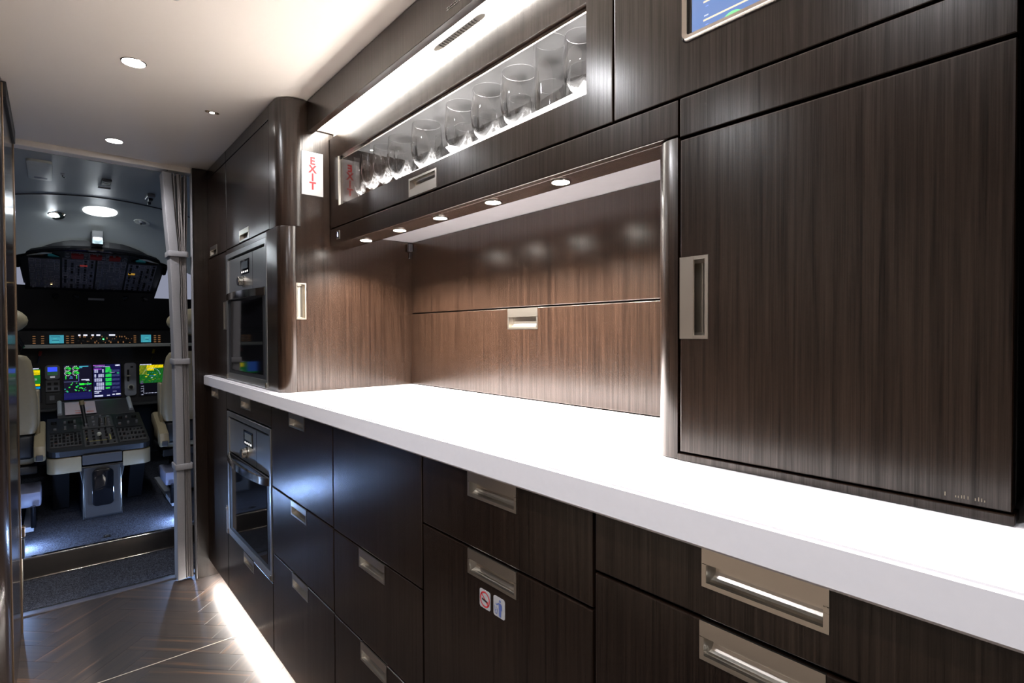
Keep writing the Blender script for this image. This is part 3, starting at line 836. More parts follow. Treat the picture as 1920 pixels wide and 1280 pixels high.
# ================================================================== CEILING LIGHTS
def downlight(x, y, r, label, power, z=ZC, lens=LENSC, color=NEUTRAL, grp='ceiling downlights'):
    t = thing('downlight', label, 'downlight', (x, y, z), grp)
    lathe('ring', [(r*.98, -.0025), (r*1.04, -.0025), (r*1.10, -.001), (r*1.10, 0), (r*.98, 0)], (x, y, z), CHROME, t, seg=28)
    lathe('lens', [(0, -.002), (r*.97, -.002), (r*.97, -.0005), (0, -.0005)], (x, y, z), lens, t, seg=24)
    lamp('down_lamp', 'SPOT', (x, y, z-.004), power, color, t, r*.7, (x, y, 0), 150, 0.7)
    return t
downlight(0.178, 1.771, .027, 'bright round ceiling downlight higher in the picture, nearer the camera', P_DOWN)
downlight(0.190, 2.532, .026, 'bright round ceiling downlight just before the cockpit opening', P_DOWN)
downlight(0.178, 1.000, .027, 'round ceiling downlight overhead beside the lit cove', P_DOWN)
downlight(0.178, 0.230, .027, 'round ceiling downlight right above the camera', P_DOWN)
downlight(-0.40, 0.90, .027, 'added unseen ceiling downlight over the entry area', P_DOWN*1.8, color=(.90, .94, 1))  # unseen lamp, added to brighten the ceiling and the worktop front
downlight(-0.40, -0.40, .027, 'added unseen ceiling downlight over the aft end of the entry area', P_DOWN*1.8, color=(.90, .94, 1))  # second unseen lamp, added for more bounce off the entry walls
downlight(0.178, -0.60, .027, 'round ceiling downlight behind the camera', P_DOWN)
ms = thing('mini_spotlight', 'tiny warm spotlight in an oval bracket on the cream ceiling', 'spotlight', (0.413, 2.0, ZC))
lathe('ring', [(.0075, -.003), (.0105, -.003), (.011, 0), (.0075, 0)], (0.413, 2.0, ZC), CHROME, ms, seg=20)
lathe('lens', [(0, -.003), (.0072, -.003), (.0072, -.001), (0, -.001)], (0.413, 2.0, ZC), LENS, ms, seg=16)
for s in (-1, 1):
    tube('bracket_loop', [(0.413+s*(.010+.010*math.sin(a)), 2.0+.006*math.cos(a), ZC-.002) for a in [i*PI/8 for i in range(9)]], .0016, BRONZE, ms, seg=6)
lamp('mini_lamp', 'SPOT', (0.413, 2.0, ZC-.005), P_SMALL, WARM, ms, .006, (0.45, 2.0, 0), 90, .6)
rg = thing('ceiling_ring', 'small round flush ring at the top edge of the cream ceiling', 'ring', (0.213, 1.375, ZC))
lathe('rim', [(.010, -.0015), (.013, -.0015), (.0135, 0), (.010, 0)], (0.213, 1.375, ZC), CREAM, rg, seg=24)
lathe('cover', [(0, -.0008), (.0098, -.0008), (.0098, 0), (0, 0)], (0.213, 1.375, ZC), WHITE, rg, seg=20)

# ================================================================== CURTAIN
cu = thing('curtain', 'gathered grey curtain tied back at the cockpit doorway', 'curtain', (0.435, 2.75, 0.01))
def lerp(tb, z):
    for (z0, v0), (z1, v1) in zip(tb, tb[1:]):
        if z0 >= z >= z1:
            f = (z0-z)/(z0-z1); return v0 + (v1-v0)*f
    return tb[-1][1]
Lx = [(1.79, .368), (1.60, .379), (1.44, .391), (1.30, .396), (0.97, .403), (0.51, .405), (0.012, .404)]
Rx = [(1.79, .462), (1.65, .460), (1.44, .456), (1.30, .456), (0.97, .458), (0.51, .462), (0.012, .466)]
ZS = [1.790 - i*0.0445 for i in range(40)] + [0.012]
def ribbon(name, xl, xr, y0, y1, mat, ztop=1.79, flat=False):
    """vertical fold of cloth: rounded slab whose left and right sides follow xl(z), xr(z)"""
    bm = bmesh.new(); prev = None
    for z in ZS:
        if z > ztop: continue
        a, c = xl(z), xr(z); r = (c-a)/2; mid = (a+c)/2
        yy0, yy1 = y0(z), y1
        if flat: sec = [(a, yy1)] + arc(a+.004, yy0+.004, .004, 180, 270, 3) + arc(c-.004, yy0+.010, .004, 270, 360, 3) + [(c, yy1)]
        else: sec = [(a, yy1)] + [(mid - r*math.cos(t*PI/6), yy0 + r - r*math.sin(t*PI/6)) for t in range(7)] + [(c, yy1)]
        ring_ = [bm.verts.new((p[0], p[1], z)) for p in sec]
        if prev:
            for i in range(len(sec)): bm.faces.new((prev[i], prev[(i+1) % len(sec)], ring_[(i+1) % len(sec)], ring_[i]))
        else: bm.faces.new(ring_)
        prev = ring_
    bm.faces.new(prev)
    return from_bm(name, bm, mat, cu, smooth=True)
lead = lambda z: lerp(Lx, z) + (.032 if z < 1.3 else .036)
ribbon('leading_edge', lambda z: lerp(Lx, z), lead, lambda z: 2.722, 2.800, FABRIC2, flat=True)
NP = 6
for k in range(NP):
    def side(z, e, k=k):
        a = lead(z)+.002; c = lerp(Rx, z)
        wob = .004*math.sin(k*1.9 + z*7)*max(0, min(1, (z-1.46)/.15))
        gap = .30 if z > 1.46 else .08
        return a + (c-a)*(k+(gap if e == 0 else 1.0))/NP + wob
    ribbon('pleat', lambda z, s=side: s(z, 0), lambda z, s=side: s(z, 1), lambda z, k=k: 2.730+.004*(k % 2)+.004*math.sin(z*5+k), 2.800, FABRIC)
for zz in (1.441, 0.972, 0.509):
    a, c = lerp(Lx, zz)-.004, lerp(Rx, zz)+.004
    pl = arc(a+.008, 2.724, .010, 180, 270, 4) + arc(c-.008, 2.724, .010, 270, 360, 4) + [(c+.002, 2.806), (a-.002, 2.806)]
    bnd = prism('tie_band', pl, zz-.012, zz+.012, FABRIC2, cu, bev=.002, smooth=True)
# hook at the head
tube('curtain_hook', [(0.385, 2.75, 1.790), (0.386, 2.75, 1.800), (0.392, 2.75, 1.8045)], .003, CHROME, cu, seg=8)

# ================================================================== COCKPIT
CX = 0.213
def tab(t, y):
    for (a, v0), (c, v1) in zip(t, t[1:]):
        if a <= y <= c: return v0 + (v1-v0)*(y-a)/(c-a)
    return t[-1][1]
ZCT = [(2.78, 1.803), (3.2, 1.803), (3.5, 1.797), (3.7, 1.782), (3.8, 1.765), (3.9, 1.728), (4.0, 1.66), (4.06, 1.60)]
KCT = [(2.78, 0), (3.2, .10), (3.5, .30), (3.8, .42), (4.0, .45), (4.06, .5)]
def cz_(x, y): return tab(ZCT, y) - tab(KCT, y)*(x-CX)**2
bm = bmesh.new(); rows = []
ysx = [2.795, 3.0, 3.2, 3.35, 3.498, 3.502, 3.6, 3.7, 3.75, 3.8, 3.85, 3.9, 3.95, 4.0, 4.06]
for y in ysx:
    rows.append([bm.verts.new((CX-.75+i*1.5/30, y, cz_(CX-.75+i*1.5/30, y) + (.004 if y in (3.498, 3.502) else 0))) for i in range(31)])
for a, c in zip(rows, rows[1:]):
    for i in range(30): bm.faces.new((a[i], a[i+1], c[i+1], c[i]))
r = bmesh.ops.extrude_face_region(bm, geom=bm.faces[:])
bmesh.ops.translate(bm, vec=(0, 0, .02), verts=[g for g in r['geom'] if isinstance(g, bmesh.types.BMVert)])
struct(from_bm('ceiling_cockpit', bm, LINING, None, smooth=True))
sm = bmesh.new(); prev = None
for i in range(41):
    x = CX-.6+i*.03
    rr = [sm.verts.new((x, 3.497, cz_(x, 3.5)+.006)), sm.verts.new((x, 3.5035, cz_(x, 3.5)+.006)), sm.verts.new((x, 3.5035, cz_(x, 3.5)-.0012)), sm.verts.new((x, 3.497, cz_(x, 3.5)-.0012))]
    if prev:
        for k in range(4): sm.faces.new((prev[k], prev[(k+1) % 4], rr[(k+1) % 4], rr[k]))
    else: sm.faces.new(rr)
    prev = rr
sm.faces.new(prev)
struct(from_bm('trim_9', sm, DGREY, None))
struct(box('wall_cockpit_left', -0.66, -0.62, 2.80, 5.45, 0.0, 1.78, DGREY, bev=0))
struct(box('wall_cockpit_right', 1.03, 1.07, 2.80, 5.45, 0.0, 1.78, DGREY, bev=0))
struct(box('wall_cockpit_front', -0.66, 1.07, 5.40, 5.45, 0.0, 1.9, BLACK, bev=0))
struct(box('wall_cockpit_aft_left', -0.66, -0.205, 3.19, 3.209, 0.0, 1.79, DGREY, bev=0))
struct(box('wall_cockpit_aft_right', 0.605, 1.07, 3.19, 3.209, 0.0, 1.79, DGREY, bev=0))
struct(prism('ceiling_windshield', [(4.05, 1.66), (5.40, 1.50), (5.40, 1.56), (4.05, 1.72)], -0.66, 1.07, BLACK, axis='X'))

# ceiling fittings
hp = thing('ceiling_hatch', 'square grey hatch cover with rounded corners on the cockpit ceiling', 'hatch', (-0.02, 3.08, 1.80))
prism('cover', rrect(-0.070, 0.012, 2.900, 3.230, .02), 1.790, 1.8028, LINING2, hp, bev=.003, smooth=True)
prism('finger_grip', rrect(-0.050, -0.005, 3.17, 3.20, .01), 1.7885, 1.7905, MGREY, hp)
hk = thing('ceiling_hook', 'tiny dark hook beside the ceiling hatch', 'hook', (0.046, 3.10, 1.80))
box('plate', 0.039, 0.053, 3.085, 3.115, 1.798, 1.8025, MGREY, hk, bev=.001)
tube('hook', [(0.046, 3.10, 1.798), (0.046, 3.10, 1.790), (0.052, 3.10, 1.786), (0.056, 3.10, 1.790)], .002, DGREY, hk, seg=6)
vn = thing('ceiling_vent', 'small dark rectangular vent in the cockpit ceiling', 'vent', (0.2, 3.11, 1.80))
box('frame', 0.183, 0.220, 3.07, 3.16, 1.792, 1.8020, DGREY, vn, bev=.002)
for i in range(3): box('slat', 0.187, 0.216, 3.082+i*.026, 3.096+i*.026, 1.789, 1.7915, BLACK, vn, bev=0)
box('lower_lip', 0.178, 0.226, 3.24, 3.255, 1.793, 1.8005, MGREY, vn, bev=.001)
hb_ = thing('ceiling_handset_mount', 'small dark bracket half hidden behind the curtain top', 'bracket', (0.38, 3.25, 1.79))
box('plate', 0.372, 0.405, 3.22, 3.32, 1.780, 1.7955, MGREY, hb_, bev=.003)
box('clip', 0.380, 0.398, 3.25, 3.28, 1.768, 1.780, BLACK, hb_, bev=.002)
box('stud', 0.395, 0.408, 3.40, 3.43, 1.778, 1.790, DGREY, hb_, bev=.002)

def cz(x, y): return cz_(x, y)
# lit reading spot (left), dome (centre), unlit gasper (right)
x, y = 0.023, 3.83; z = cz(x, y)
rl = thing('reading_light', 'round reading light shining on the left of the cockpit ceiling', 'reading light', (x, y, z))
lathe('bezel', [(.020, -.004), (.040, -.004), (.046, .002), (.020, .002)], (x, y, z), CHROME, rl, axis=(0, .30, 1))
lathe('lens', [(0, -.007), (.012, -.0065), (.020, -.004), (0, 0)], (x-.006, y-.01, z), LENSD, rl, axis=(0, .30, 1))
lamp('reading_lamp', 'SPOT', (x, y-.005, z-.02), P_DOME*.35, NEUTRAL, rl, .012, (0.1, 3.7, 0), 110, .7)
x, y = 0.213, 3.74; z = cz(x, y)
dl = thing('dome_light', 'large glowing round dome light in the middle of the cockpit ceiling', 'dome light', (x, y, z))
lathe('rim', [(.050, -.006), (.076, -.006), (.080, .004), (.050, .004)], (x, y, z), emitter('dome_rim', (.9, .97, 1.0), 1.6), dl, axis=(0, .17, 1), seg=36)
lathe('lens', [(0, -.008), (.020, -.0075), (.036, -.006), (.049, -.003), (0, 0)], (x, y, z), LENSD, dl, axis=(0, .17, 1), seg=32)
lamp('dome_lamp', 'POINT', (x, y-.01, z-.06), P_DOME, COOL, dl, .045)
x, y = 0.410, 3.80; z = cz(x, y)
gp = thing('air_gasper', 'unlit round air outlet on the right of the cockpit ceiling', 'air outlet', (x, y, z))
lathe('bezel', [(.022, -.004), (.038, -.004), (.043, .003), (.022, .003)], (x, y, z), LINING2, gp, axis=(.17, .25, 1))
lathe('ball', [(0, -.012), (.010, -.011), (.018, -.006), (.021, 0), (0, .002)], (x, y, z), MGREY, gp, axis=(.17, .25, 1))
lathe('nozzle', [(0, -.016), (.005, -.016), (.006, -.010), (0, -.008)], (x-.004, y-.004, z), BLACK, gp, axis=(.17, .25, 1))

# overhead panel -----------------------------------------------------
oh = thing('overhead_panel', 'arched black overhead switch panel with rows of tiny switches', 'control panel', (CX, 4.25, 1.37))
OB = Vector((CX, 4.50, 1.385)); OV = Vector((0, -0.50, 0.205)).normalized(); OU = Vector((1, 0, 0)); ON = OU.cross(OV)  # ON points down/aft
if ON.y > 0: ON = -ON
def OP(u, v, d=0): return OB + OU*u + OV*v + ON*d
OLEN = math.hypot(.5, .205)
# arched housing
bm = bmesh.new()
outline = [(-.345, -.03), (-.325, .30)] + [(.40*math.cos(a), .40 + .17*math.sin(a)) for a in [PI - i*PI/16 for i in range(1, 16)]] + [(.325, .30), (.345, -.03)]
outline = [(-.335, -.02)] + [(-.35+.0*i, .30) for i in range(1)] + [(.35*math.cos(PI - i*PI/20), .38 + .175*math.sin(i*PI/20)) for i in range(0, 21)] + [(.35, .30), (.335, -.02)]
lo = [bm.verts.new(OP(u, v, .0)) for u, v in outline]; hi = [bm.verts.new(OP(u, v, -.05)) for u, v in outline]
bm.faces.new(lo); bm.faces.new(hi)
for i in range(len(lo)): bm.faces.new((lo[i], lo[(i+1) % len(lo)], hi[(i+1) % len(lo)], hi[i]))
from_bm('housing', bm, BLACK, oh)
tube('rim', [OP(u*1.02, v*1.0, .004) for u, v in outline[1:-1]], .015, BGLOSS, oh, seg=8)
def opanel(u0, u1, v0, v1, seed, mat=DGREY):
    bm = bmesh.new()
    a = [bm.verts.new(OP(u, v, .006)) for u, v in ((u0, v0), (u1, v0), (u1, v1), (u0, v1))]
    c = [bm.verts.new(OP(u, v, .0)) for u, v in ((u0, v0), (u1, v0), (u1, v1), (u0, v1))]
    bm.faces.new(a); bm.faces.new(c)
    for i in range(4): bm.faces.new((a[i], a[(i+1) % 4], c[(i+1) % 4], c[i]))
    p = from_bm('switch_panel', bm, mat, oh)
    rnd = random.Random(seed); q = []; kb = bmesh.new()
    nu = max(3, int((u1-u0)/.026)); nv = max(2, int((v1-v0)/.033))
    for i in range(nu):
        for j in range(nv):
            uc = u0 + (i+.5)*(u1-u0)/nu; vc = v0 + (j+.5)*(v1-v0)/nv
            hu, hv = (u1-u0)/nu*.42, (v1-v0)/nv*.42
            t_ = rnd.random(); col = rnd.choice([(.42, .38, .42), (.50, .45, .45), (.26, .27, .34)])
            if t_ < .55:
                for (p0, p1) in (((-hu, -hv), (hu, -hv*.82)), ((-hu, hv*.82), (hu, hv)), ((-hu, -hv), (-hu*.85, hv)), ((hu*.85, -hv), (hu, hv))):
                    q.append(([OP(uc+p0[0], vc+p0[1], .0066), OP(uc+p1[0], vc+p0[1], .0066), OP(uc+p1[0], vc+p1[1], .0066), OP(uc+p0[0], vc+p1[1], .0066)], col))
            elif t_ < .75:
                q.append(([OP(uc-hu*.9, vc-hv*.2, .0066), OP(uc+hu*.9, vc-hv*.2, .0066), OP(uc+hu*.9, vc+hv*.1, .0066), OP(uc-hu*.9, vc+hv*.1, .0066)], col))
            if rnd.random() < .8:
                s = rnd.uniform(.0035, .006); dpt = rnd.choice([.012, .018])
                vv = []
                for d in (.006, dpt):
                    for (a1, c1) in ((-s, -s), (s, -s), (s, s), (-s, s)): vv.append(kb.verts.new(OP(uc+a1, vc+c1, d)))
                for fidx in ((0, 1, 2, 3), (4, 5, 6, 7), (0, 1, 5, 4), (1, 2, 6, 5), (2, 3, 7, 6), (3, 0, 4, 7)): kb.faces.new([vv[z_] for z_ in fidx])
    decal('printed_legend', q, PRINT, p)['kind'] = 'stuff'
    so = from_bm('switches', kb, MGREY if seed % 2 else BLACK, p); so['kind'] = 'stuff'
    return p
OHG = plain('overhead_grey', (.15, .14, .165), .5)
opanel(-.310, -.170, .03, .40, 1, OHG); opanel(-.160, -.005, .03, .42, 2, OHG); opanel(.005, .150, .03, .42, 3, OHG); opanel(.160, .310, .03, .40, 4, OHG)
opanel(-.150, .150, .43, .51, 5)
for k, u in enumerate((-.092, -.005, .085)):
    bm = bmesh.new(); s = (.028, .022)
    vv = [bm.verts.new(OP(u+a*s[0], .472+c*s[1], d)) for d in (.006, .022) for a, c in ((-1, -1), (1, -1), (1, 1), (-1, 1))]
    for fidx in ((0, 1, 2, 3), (4, 5, 6, 7), (0, 1, 5, 4), (1, 2, 6, 5), (2, 3, 7, 6), (3, 0, 4, 7)): bm.faces.new([vv[i] for i in fidx])
    bmesh.ops.bevel(bm, geom=bm.edges[:], offset=.003, segments=2, affect='EDGES')
    fh = from_bm('fire_handle', bm, RED, oh, smooth=True); fh['label'] = 'dark red pull handle'
for s in (-1, 1):
    # black swept recess with pale reflector at each shoulder of the panel
    bm = bmesh.new()
    pts = [(.17, .440), (.24, .498), (.315, .43), (.30, .415), (.22, .415)]
    lo = [bm.verts.new(OP(s*u, v, .008)) for u, v in pts]; hi = [bm.verts.new(OP(s*u, v, .0)) for u, v in pts]
    bm.faces.new(lo); bm.faces.new(hi)
    for i in range(5): bm.faces.new((lo[i], lo[(i+1) % 5], hi[(i+1) % 5], hi[i]))
    from_bm('corner_recess', bm, BGLOSS, oh)
    bm = bmesh.new()
    pts = [(.205, .487), (.245, .492), (.315, .442), (.290, .452), (.24, .470)]
    lo = [bm.verts.new(OP(s*u, v, .014)) for u, v in pts]; hi = [bm.verts.new(OP(s*u, v, .009)) for u, v in pts]
    bm.faces.new(lo); bm.faces.new(hi)
    for i in range(5): bm.faces.new((lo[i], lo[(i+1) % 5], hi[(i+1) % 5], hi[i]))
    from_bm('reflector', bm, LINING2, oh)
decal('lit_switches', [([OP(-.21+a, .085+c, .0125) for a, c in ((-.004, -.004), (.004, -.004), (.004, .004), (-.004, .004))], (3, 2, .8)),
      ([OP(.185+a, .27+c, .0075) for a, c in ((-.018, -.012), (.018, -.012), (.018, .012), (-.018, .012))], (.25, .14, .02)),
      ([OP(-.06+a, .345+c, .0075) for a, c in ((-.018, -.010), (.018, -.010), (.018, .010), (-.018, .010))], (.10, .012, .012))], GLOW, oh)
# compass box hanging over the panel
cb_ = thing('standby_compass', 'dark boxed compass with a painted glowing reflection above the overhead panel', 'compass', (0.208, 3.93, 1.60))
box('case', 0.180, 0.236, 3.90, 3.97, 1.610, 1.690, BLACK, cb_, bev=.004)
box('window', 0.184, 0.232, 3.896, 3.902, 1.613, 1.640, plain('pale_glass', (.35, .45, .48), .15), cb_, bev=.001)
lathe('painted_reflection', [(0, 0), (.020, 0), (.022, .004), (.020, .008), (0, .008)], (0.208, 3.893, 1.640), emitter('reflection_glow', (.9, .97, 1), 3), cb_, axis=(0, -.3, 1), seg=20)  # glowing disc imitates light reflected on the case, no lamp here

# small reading spots along the lower edge of the overhead panel
for i, (xx, nm) in enumerate(((0.02, 'left outer'), (0.12, 'left inner'), (0.385, 'right inner'), (0.49, 'right outer'))):
    t = thing('map_light', f'tiny swivel map light under the overhead panel, {nm} one', 'map light', (xx, 4.50, 1.33), 'cockpit map lights')
    lathe('socket', [(0, 0), (.016, 0), (.018, .012), (.012, .020), (0, .020)], (xx, 4.49, 1.332), BLACK, t, seg=16)
    lathe('barrel', [(0, -.006), (.010, -.006), (.013, .016), (0, .016)], (xx, 4.478, 1.325), CHROME, t, axis=(.3 if i % 2 else -.3, -.6, .6), seg=16)
box('centre_plate', 0.185, 0.270, 4.495, 4.50, 1.318, 1.332, MGREY, oh, bev=.001)

# pale side panels, coloured by a dim even emission
def pale_side_panel(name, poly, y):
    t = struct(prism(name, poly, y, y+.02, PALEPANE, axis='Y')); return t
pale_side_panel('pale_panel_1', [(0.545, 1.342), (0.80, 1.342), (0.80, 1.75), (0.655, 1.70), (0.610, 1.56)], 4.44)
pale_side_panel('pale_panel_2', [(-0.120, 1.400), (-0.40, 1.400), (-0.40, 1.70), (-0.175, 1.70), (-0.145, 1.60)], 4.44)

# glareshield --------------------------------------------------------
LIPG = plain('lip_grey', (.30, .30, .28), .5)
gs = thing('glareshield', 'long glareshield panel with lit knobs and two small displays', 'control panel', (CX, 4.55, 1.0))
prism('hood', [(4.46, 1.112), (4.90, 1.135), (4.90, 1.03), (4.48, 1.03)], -0.30, 0.85, BLACK, gs, axis='X')
box('lip', -0.30, 0.85, 4.455, 4.50, 1.005, 1.028, LIPG, gs, bev=.004)
q = []; rnd = random.Random(3)
YG = 4.4595
def gq(x0, x1, z0, z1, col): q.append(([(x0, YG, z0), (x1, YG, z0), (x1, YG, z1), (x0, YG, z1)], col))
AMB = (.16, .075, .03)
for x0, x1 in ((-.012, .058), (.465, .523)):
    gq(x0, x1, 1.036, 1.088, (.03, .20, .26))
    for k in range(4): gq(x0+.006+rnd.random()*.02, x0+.035+rnd.random()*.02, 1.042+k*.011, 1.047+k*.011, (.01, .05, .07) if k % 2 else (.05, .32, .30))
for bx in (-.085, -.045, .075, .100, .43, .545, .57):
    for k in range(4): gq(bx-.006, bx+.008, 1.036+k*.014, 1.041+k*.014, AMB)
for k in range(30):
    xx = .135 + k*.0095 + rnd.uniform(-.002, .002); zz = rnd.choice([1.033, 1.045, 1.060, 1.072])
    gq(xx, xx+rnd.uniform(.003, .007), zz, zz+rnd.uniform(.003, .012), AMB)
for x0, x1 in ((.130, .141), (.156, .176), (.197, .210), (.223, .243), (.290, .322)): gq(x0, x1, 1.083, 1.091, (.9, .95, 1.3))
gq(.255, .263, 1.055, 1.064, (.2, 2.2, .5))
decal('lit_legends', q, GLOW, gs)
kb = bmesh.new()
for k in range(12):
    xx = .13 + k*.025; s = .005
    add_box(kb, xx-s, xx+s, YG-.012, YG, 1.052-s, 1.052+s)
so = from_bm('knobs', kb, BLACK, gs); so['kind'] = 'stuff'

# instrument panel ---------------------------------------------------
ip = thing('instrument_panel', 'dark instrument panel carrying the row of cockpit screens', 'control panel', (CX, 4.72, 0.62))
box('board', -0.45, 0.90, 4.705, 4.74, 0.60, 1.03, plain('panel_grey', (.030, .028, .030), .5), ip, bev=.002)
box('lower_ledge', -0.45, 0.90, 4.60, 4.703, 0.590, 0.604, DGREY, ip, bev=.002)
YI = 4.6965
def screen(x0, x1, z0, z1, quads, label, nm='cockpit_screen'):
    t = thing(nm, label, 'screen', ((x0+x1)/2, 4.70, z0), 'cockpit screens')
    box('bezel', x0-.006, x1+.006, 4.699, 4.7045, z0-.006, z1+.006, BLACK, t, bev=.001)
    decal('picture', [([(x0, YI+.001, z0), (x1, YI+.001, z0), (x1, YI+.001, z1), (x0, YI+.001, z1)], (.003, .003, .012))] +
          [([(x0+a*(x1-x0), YI, z0+c*(z1-z0)), (x0+b_*(x1-x0), YI, z0+c*(z1-z0)), (x0+b_*(x1-x0), YI, z0+d*(z1-z0)), (x0+a*(x1-x0), YI, z0+d*(z1-z0))], col) for a, b_, c, d, col in quads], GLOW, t)
    return t
G, CY_, WH, YE, NV, PU = (.02, .55, .04), (.05, .35, .45), (.55, .58, .75), (.85, .62, .0), (.006, .006, .06), (.25, .03, .42)
def arcq(cx, cz0, r0, r1, a0, a1, col, asp=1.45, n=8):
    out = []
    return [(cx + (r0+r1)/2*math.cos(math.radians(a0+(a1-a0)*(i+.5)/n)) - .022, cx + (r0+r1)/2*math.cos(math.radians(a0+(a1-a0)*(i+.5)/n)) + .022,
             cz0 + (r0+r1)/2/asp*math.sin(math.radians(a0+(a1-a0)*(i+.5)/n)) - .012, cz0 + (r0+r1)/2/asp*math.sin(math.radians(a0+(a1-a0)*(i+.5)/n)) + .012, col) for i in range(n)]
rnd = random.Random(11); q = [(0, 1, 0, .2, NV)]
for gx in (.14, .42):
    for gz in (.90, .77):
        q += arcq(gx, gz, .09, .11, 60, 330, (.28, .30, .32)); q += arcq(gx+.02, gz, .05, .08, -40, 200, G, n=5); q.append((gx, gx+.13, gz-.02, gz+.01, G))
for gx in (.06, .44): q.append((gx, gx+.03, .60, .70, G))
q += [(.20, .32, .61, .64, (.04, .10, .25)), (.22, .30, .65, .68, (.04, .10, .25)), (.52, .535, .52, .74, (.10, .12, .40)), (0, .5, .515, .525, (.10, .12, .3)), (.55, .88, .945, .965, CY_), (.55, .66, .91, .93, CY_), (.62, .90, .55, .575, WH), (.78, .92, .525, .55, (.3, .3, .35))]
for k in range(34):
    a, c = rnd.random()*.9, .21 + rnd.random()*.26
    q.append((a, a+rnd.uniform(.03, .07), c, c+rnd.uniform(.015, .035), rnd.choice([G, G, (.10, .12, .22), (.02, .35, .3)])))
q += [(.55, .72, .41, .46, (.02, .85, .04)), (.70, .98, .42, .45, G)]
screen(0.057, 0.206, 0.650, 0.884, q, 'left centre cockpit screen with green engine dials on black')
q = [(0, 1, 0, 1, (.004, .004, .035)), (.0, .42, .96, .985, (.35, .1, .5)), (.05, .6, .92, .945, (.30, .30, .55)), (.80, .98, .94, .985, WH), (.02, .3, .84, .88, PU)]
for k, zz in enumerate((.80, .66, .53, .40, .28)):
    for a in range(5):
        if rnd.random() < .85: q.append((.04+a*.07, .10+a*.07, zz-.05, zz+.05, (.38, .40, .58)))
    q.append((.44, .66, zz-.05, zz+.05, (.015, .55, .06)) if k != 4 else (.44, .60, zz-.03, zz+.02, G)); q.append((.68, .96, zz-.04, zz+.03, (.03, .035, .11)))
q += [(.44, .62, .86, .91, G), (.60, .78, .745, .755, WH), (.86, .95, .70, .75, (.02, .25, .12)), (.0, 1, .72, .73, (.0, .0, .02)), (0, 1, .595, .605, (0, 0, .02)), (0, 1, .465, .475, (0, 0, .02)), (.03, .28, .17, .20, WH), (.03, .20, .12, .15, WH), (.03, .34, .02, .07, WH), (.48, .60, .03, .06, WH), (.68, .78, .05, .08, WH), (.82, .99, .05, .09, (.7, .72, .8)), (.70, .84, .15, .17, (.2, .2, .35))]
screen(0.214, 0.367, 0.654, 0.882, q, 'right centre cockpit screen with white and green checklist columns')
q = [(0, 1, .0, 1, (.002, .002, .004)), (0, 1, .38, .96, (.008, .10, .012)), (0, .30, .66, .96, YE), (.30, .60, .78, .96, YE), (.60, 1, .86, .96, YE), (.02, .5, .965, .99, WH)]
q += arcq(.50, .60, .36, .38, 10, 170, (.25, .42, .50), n=14); q += arcq(.50, .56, .22, .24, 0, 360, (.02, .16, .18), n=16)
for k in range(16):
    a, c = rnd.random()*.9, .38 + rnd.random()*.3
    q.append((a, a+rnd.uniform(.03, .1), c, c+rnd.uniform(.015, .03), rnd.choice([YE, (.02, .20, .03), (.25, .30, .0)])))
q += [(.38, .66, .595, .615, (.02, .12, .35)), (.46, .54, .53, .56, (.9, .9, .95)), (.04, .15, .36, .46, PU), (.05, .14, .20, .22, WH), (.05, .14, .12, .14, WH), (.05, .14, .27, .29, WH), (.15, .17, .06, .30, WH), (.15, .95, .045, .065, WH), (.06, .16, .0, .03, WH)]
screen(0.478, 0.624, 0.650, 0.876, q, 'right-hand cockpit screen with yellow and green weather map')
q2 = [(0, 1, 0, 1, (.002, .002, .004)), (0, 1, .55, .95, (.008, .12, .012)), (.72, .98, .78, .92, YE), (.75, .95, .95, .98, WH), (.78, .88, .62, .68, WH), (.74, .98, .46, .52, YE), (.80, .98, .38, .44, (.0, .2, .5)), (.70, .98, .52, .76, (.01, .14, .02)), (0, .5, .6, .95, (.02, .03, .4))]
screen(-0.205, -0.060, 0.650, 0.876, q2, 'left-hand cockpit screen mostly hidden behind the pilot seat')
# standby instrument column
sb = thing('standby_display', 'grey standby instrument with small blue display and four buttons', 'instrument', (0.0, 4.70, 0.63), None)
prism('body', rrect(-.038, .038, .792, .888, .018), 4.690, 4.7045, LGREY, sb, axis='Y', bev=.002, smooth=True)
decal('picture', [([(-.026, 4.6885, .822), (.026, 4.6885, .822), (.026, 4.6885, .876), (-.026, 4.6885, .876)], (.01, .04, .02)), ([(-.024, 4.688, .846), (.024, 4.688, .846), (.024, 4.688, .875), (-.024, 4.688, .875)], (.03, .06, .85)), ([(-.012, 4.688, .805), (.012, 4.688, .805), (.012, 4.688, .815), (-.012, 4.688, .815)], (.2, .2, .22))], GLOW, sb)
box('button_plate', -.036, .036, 4.697, 4.7045, .712, .788, MGREY, sb, bev=.002)
for a in (-.017, .017):
    for c in (.732, .764): box('button', a-.010, a+.010, 4.692, 4.697, c-.008, c+.008, BLACK, sb, bev=.001)
box('lower_plate', -.036, .036, 4.697, 4.7045, .632, .702, DGREY, sb, bev=.002)
box('label_plate', -.018, .008, 4.694, 4.697, .655, .685, MGREY, sb, bev=.001)
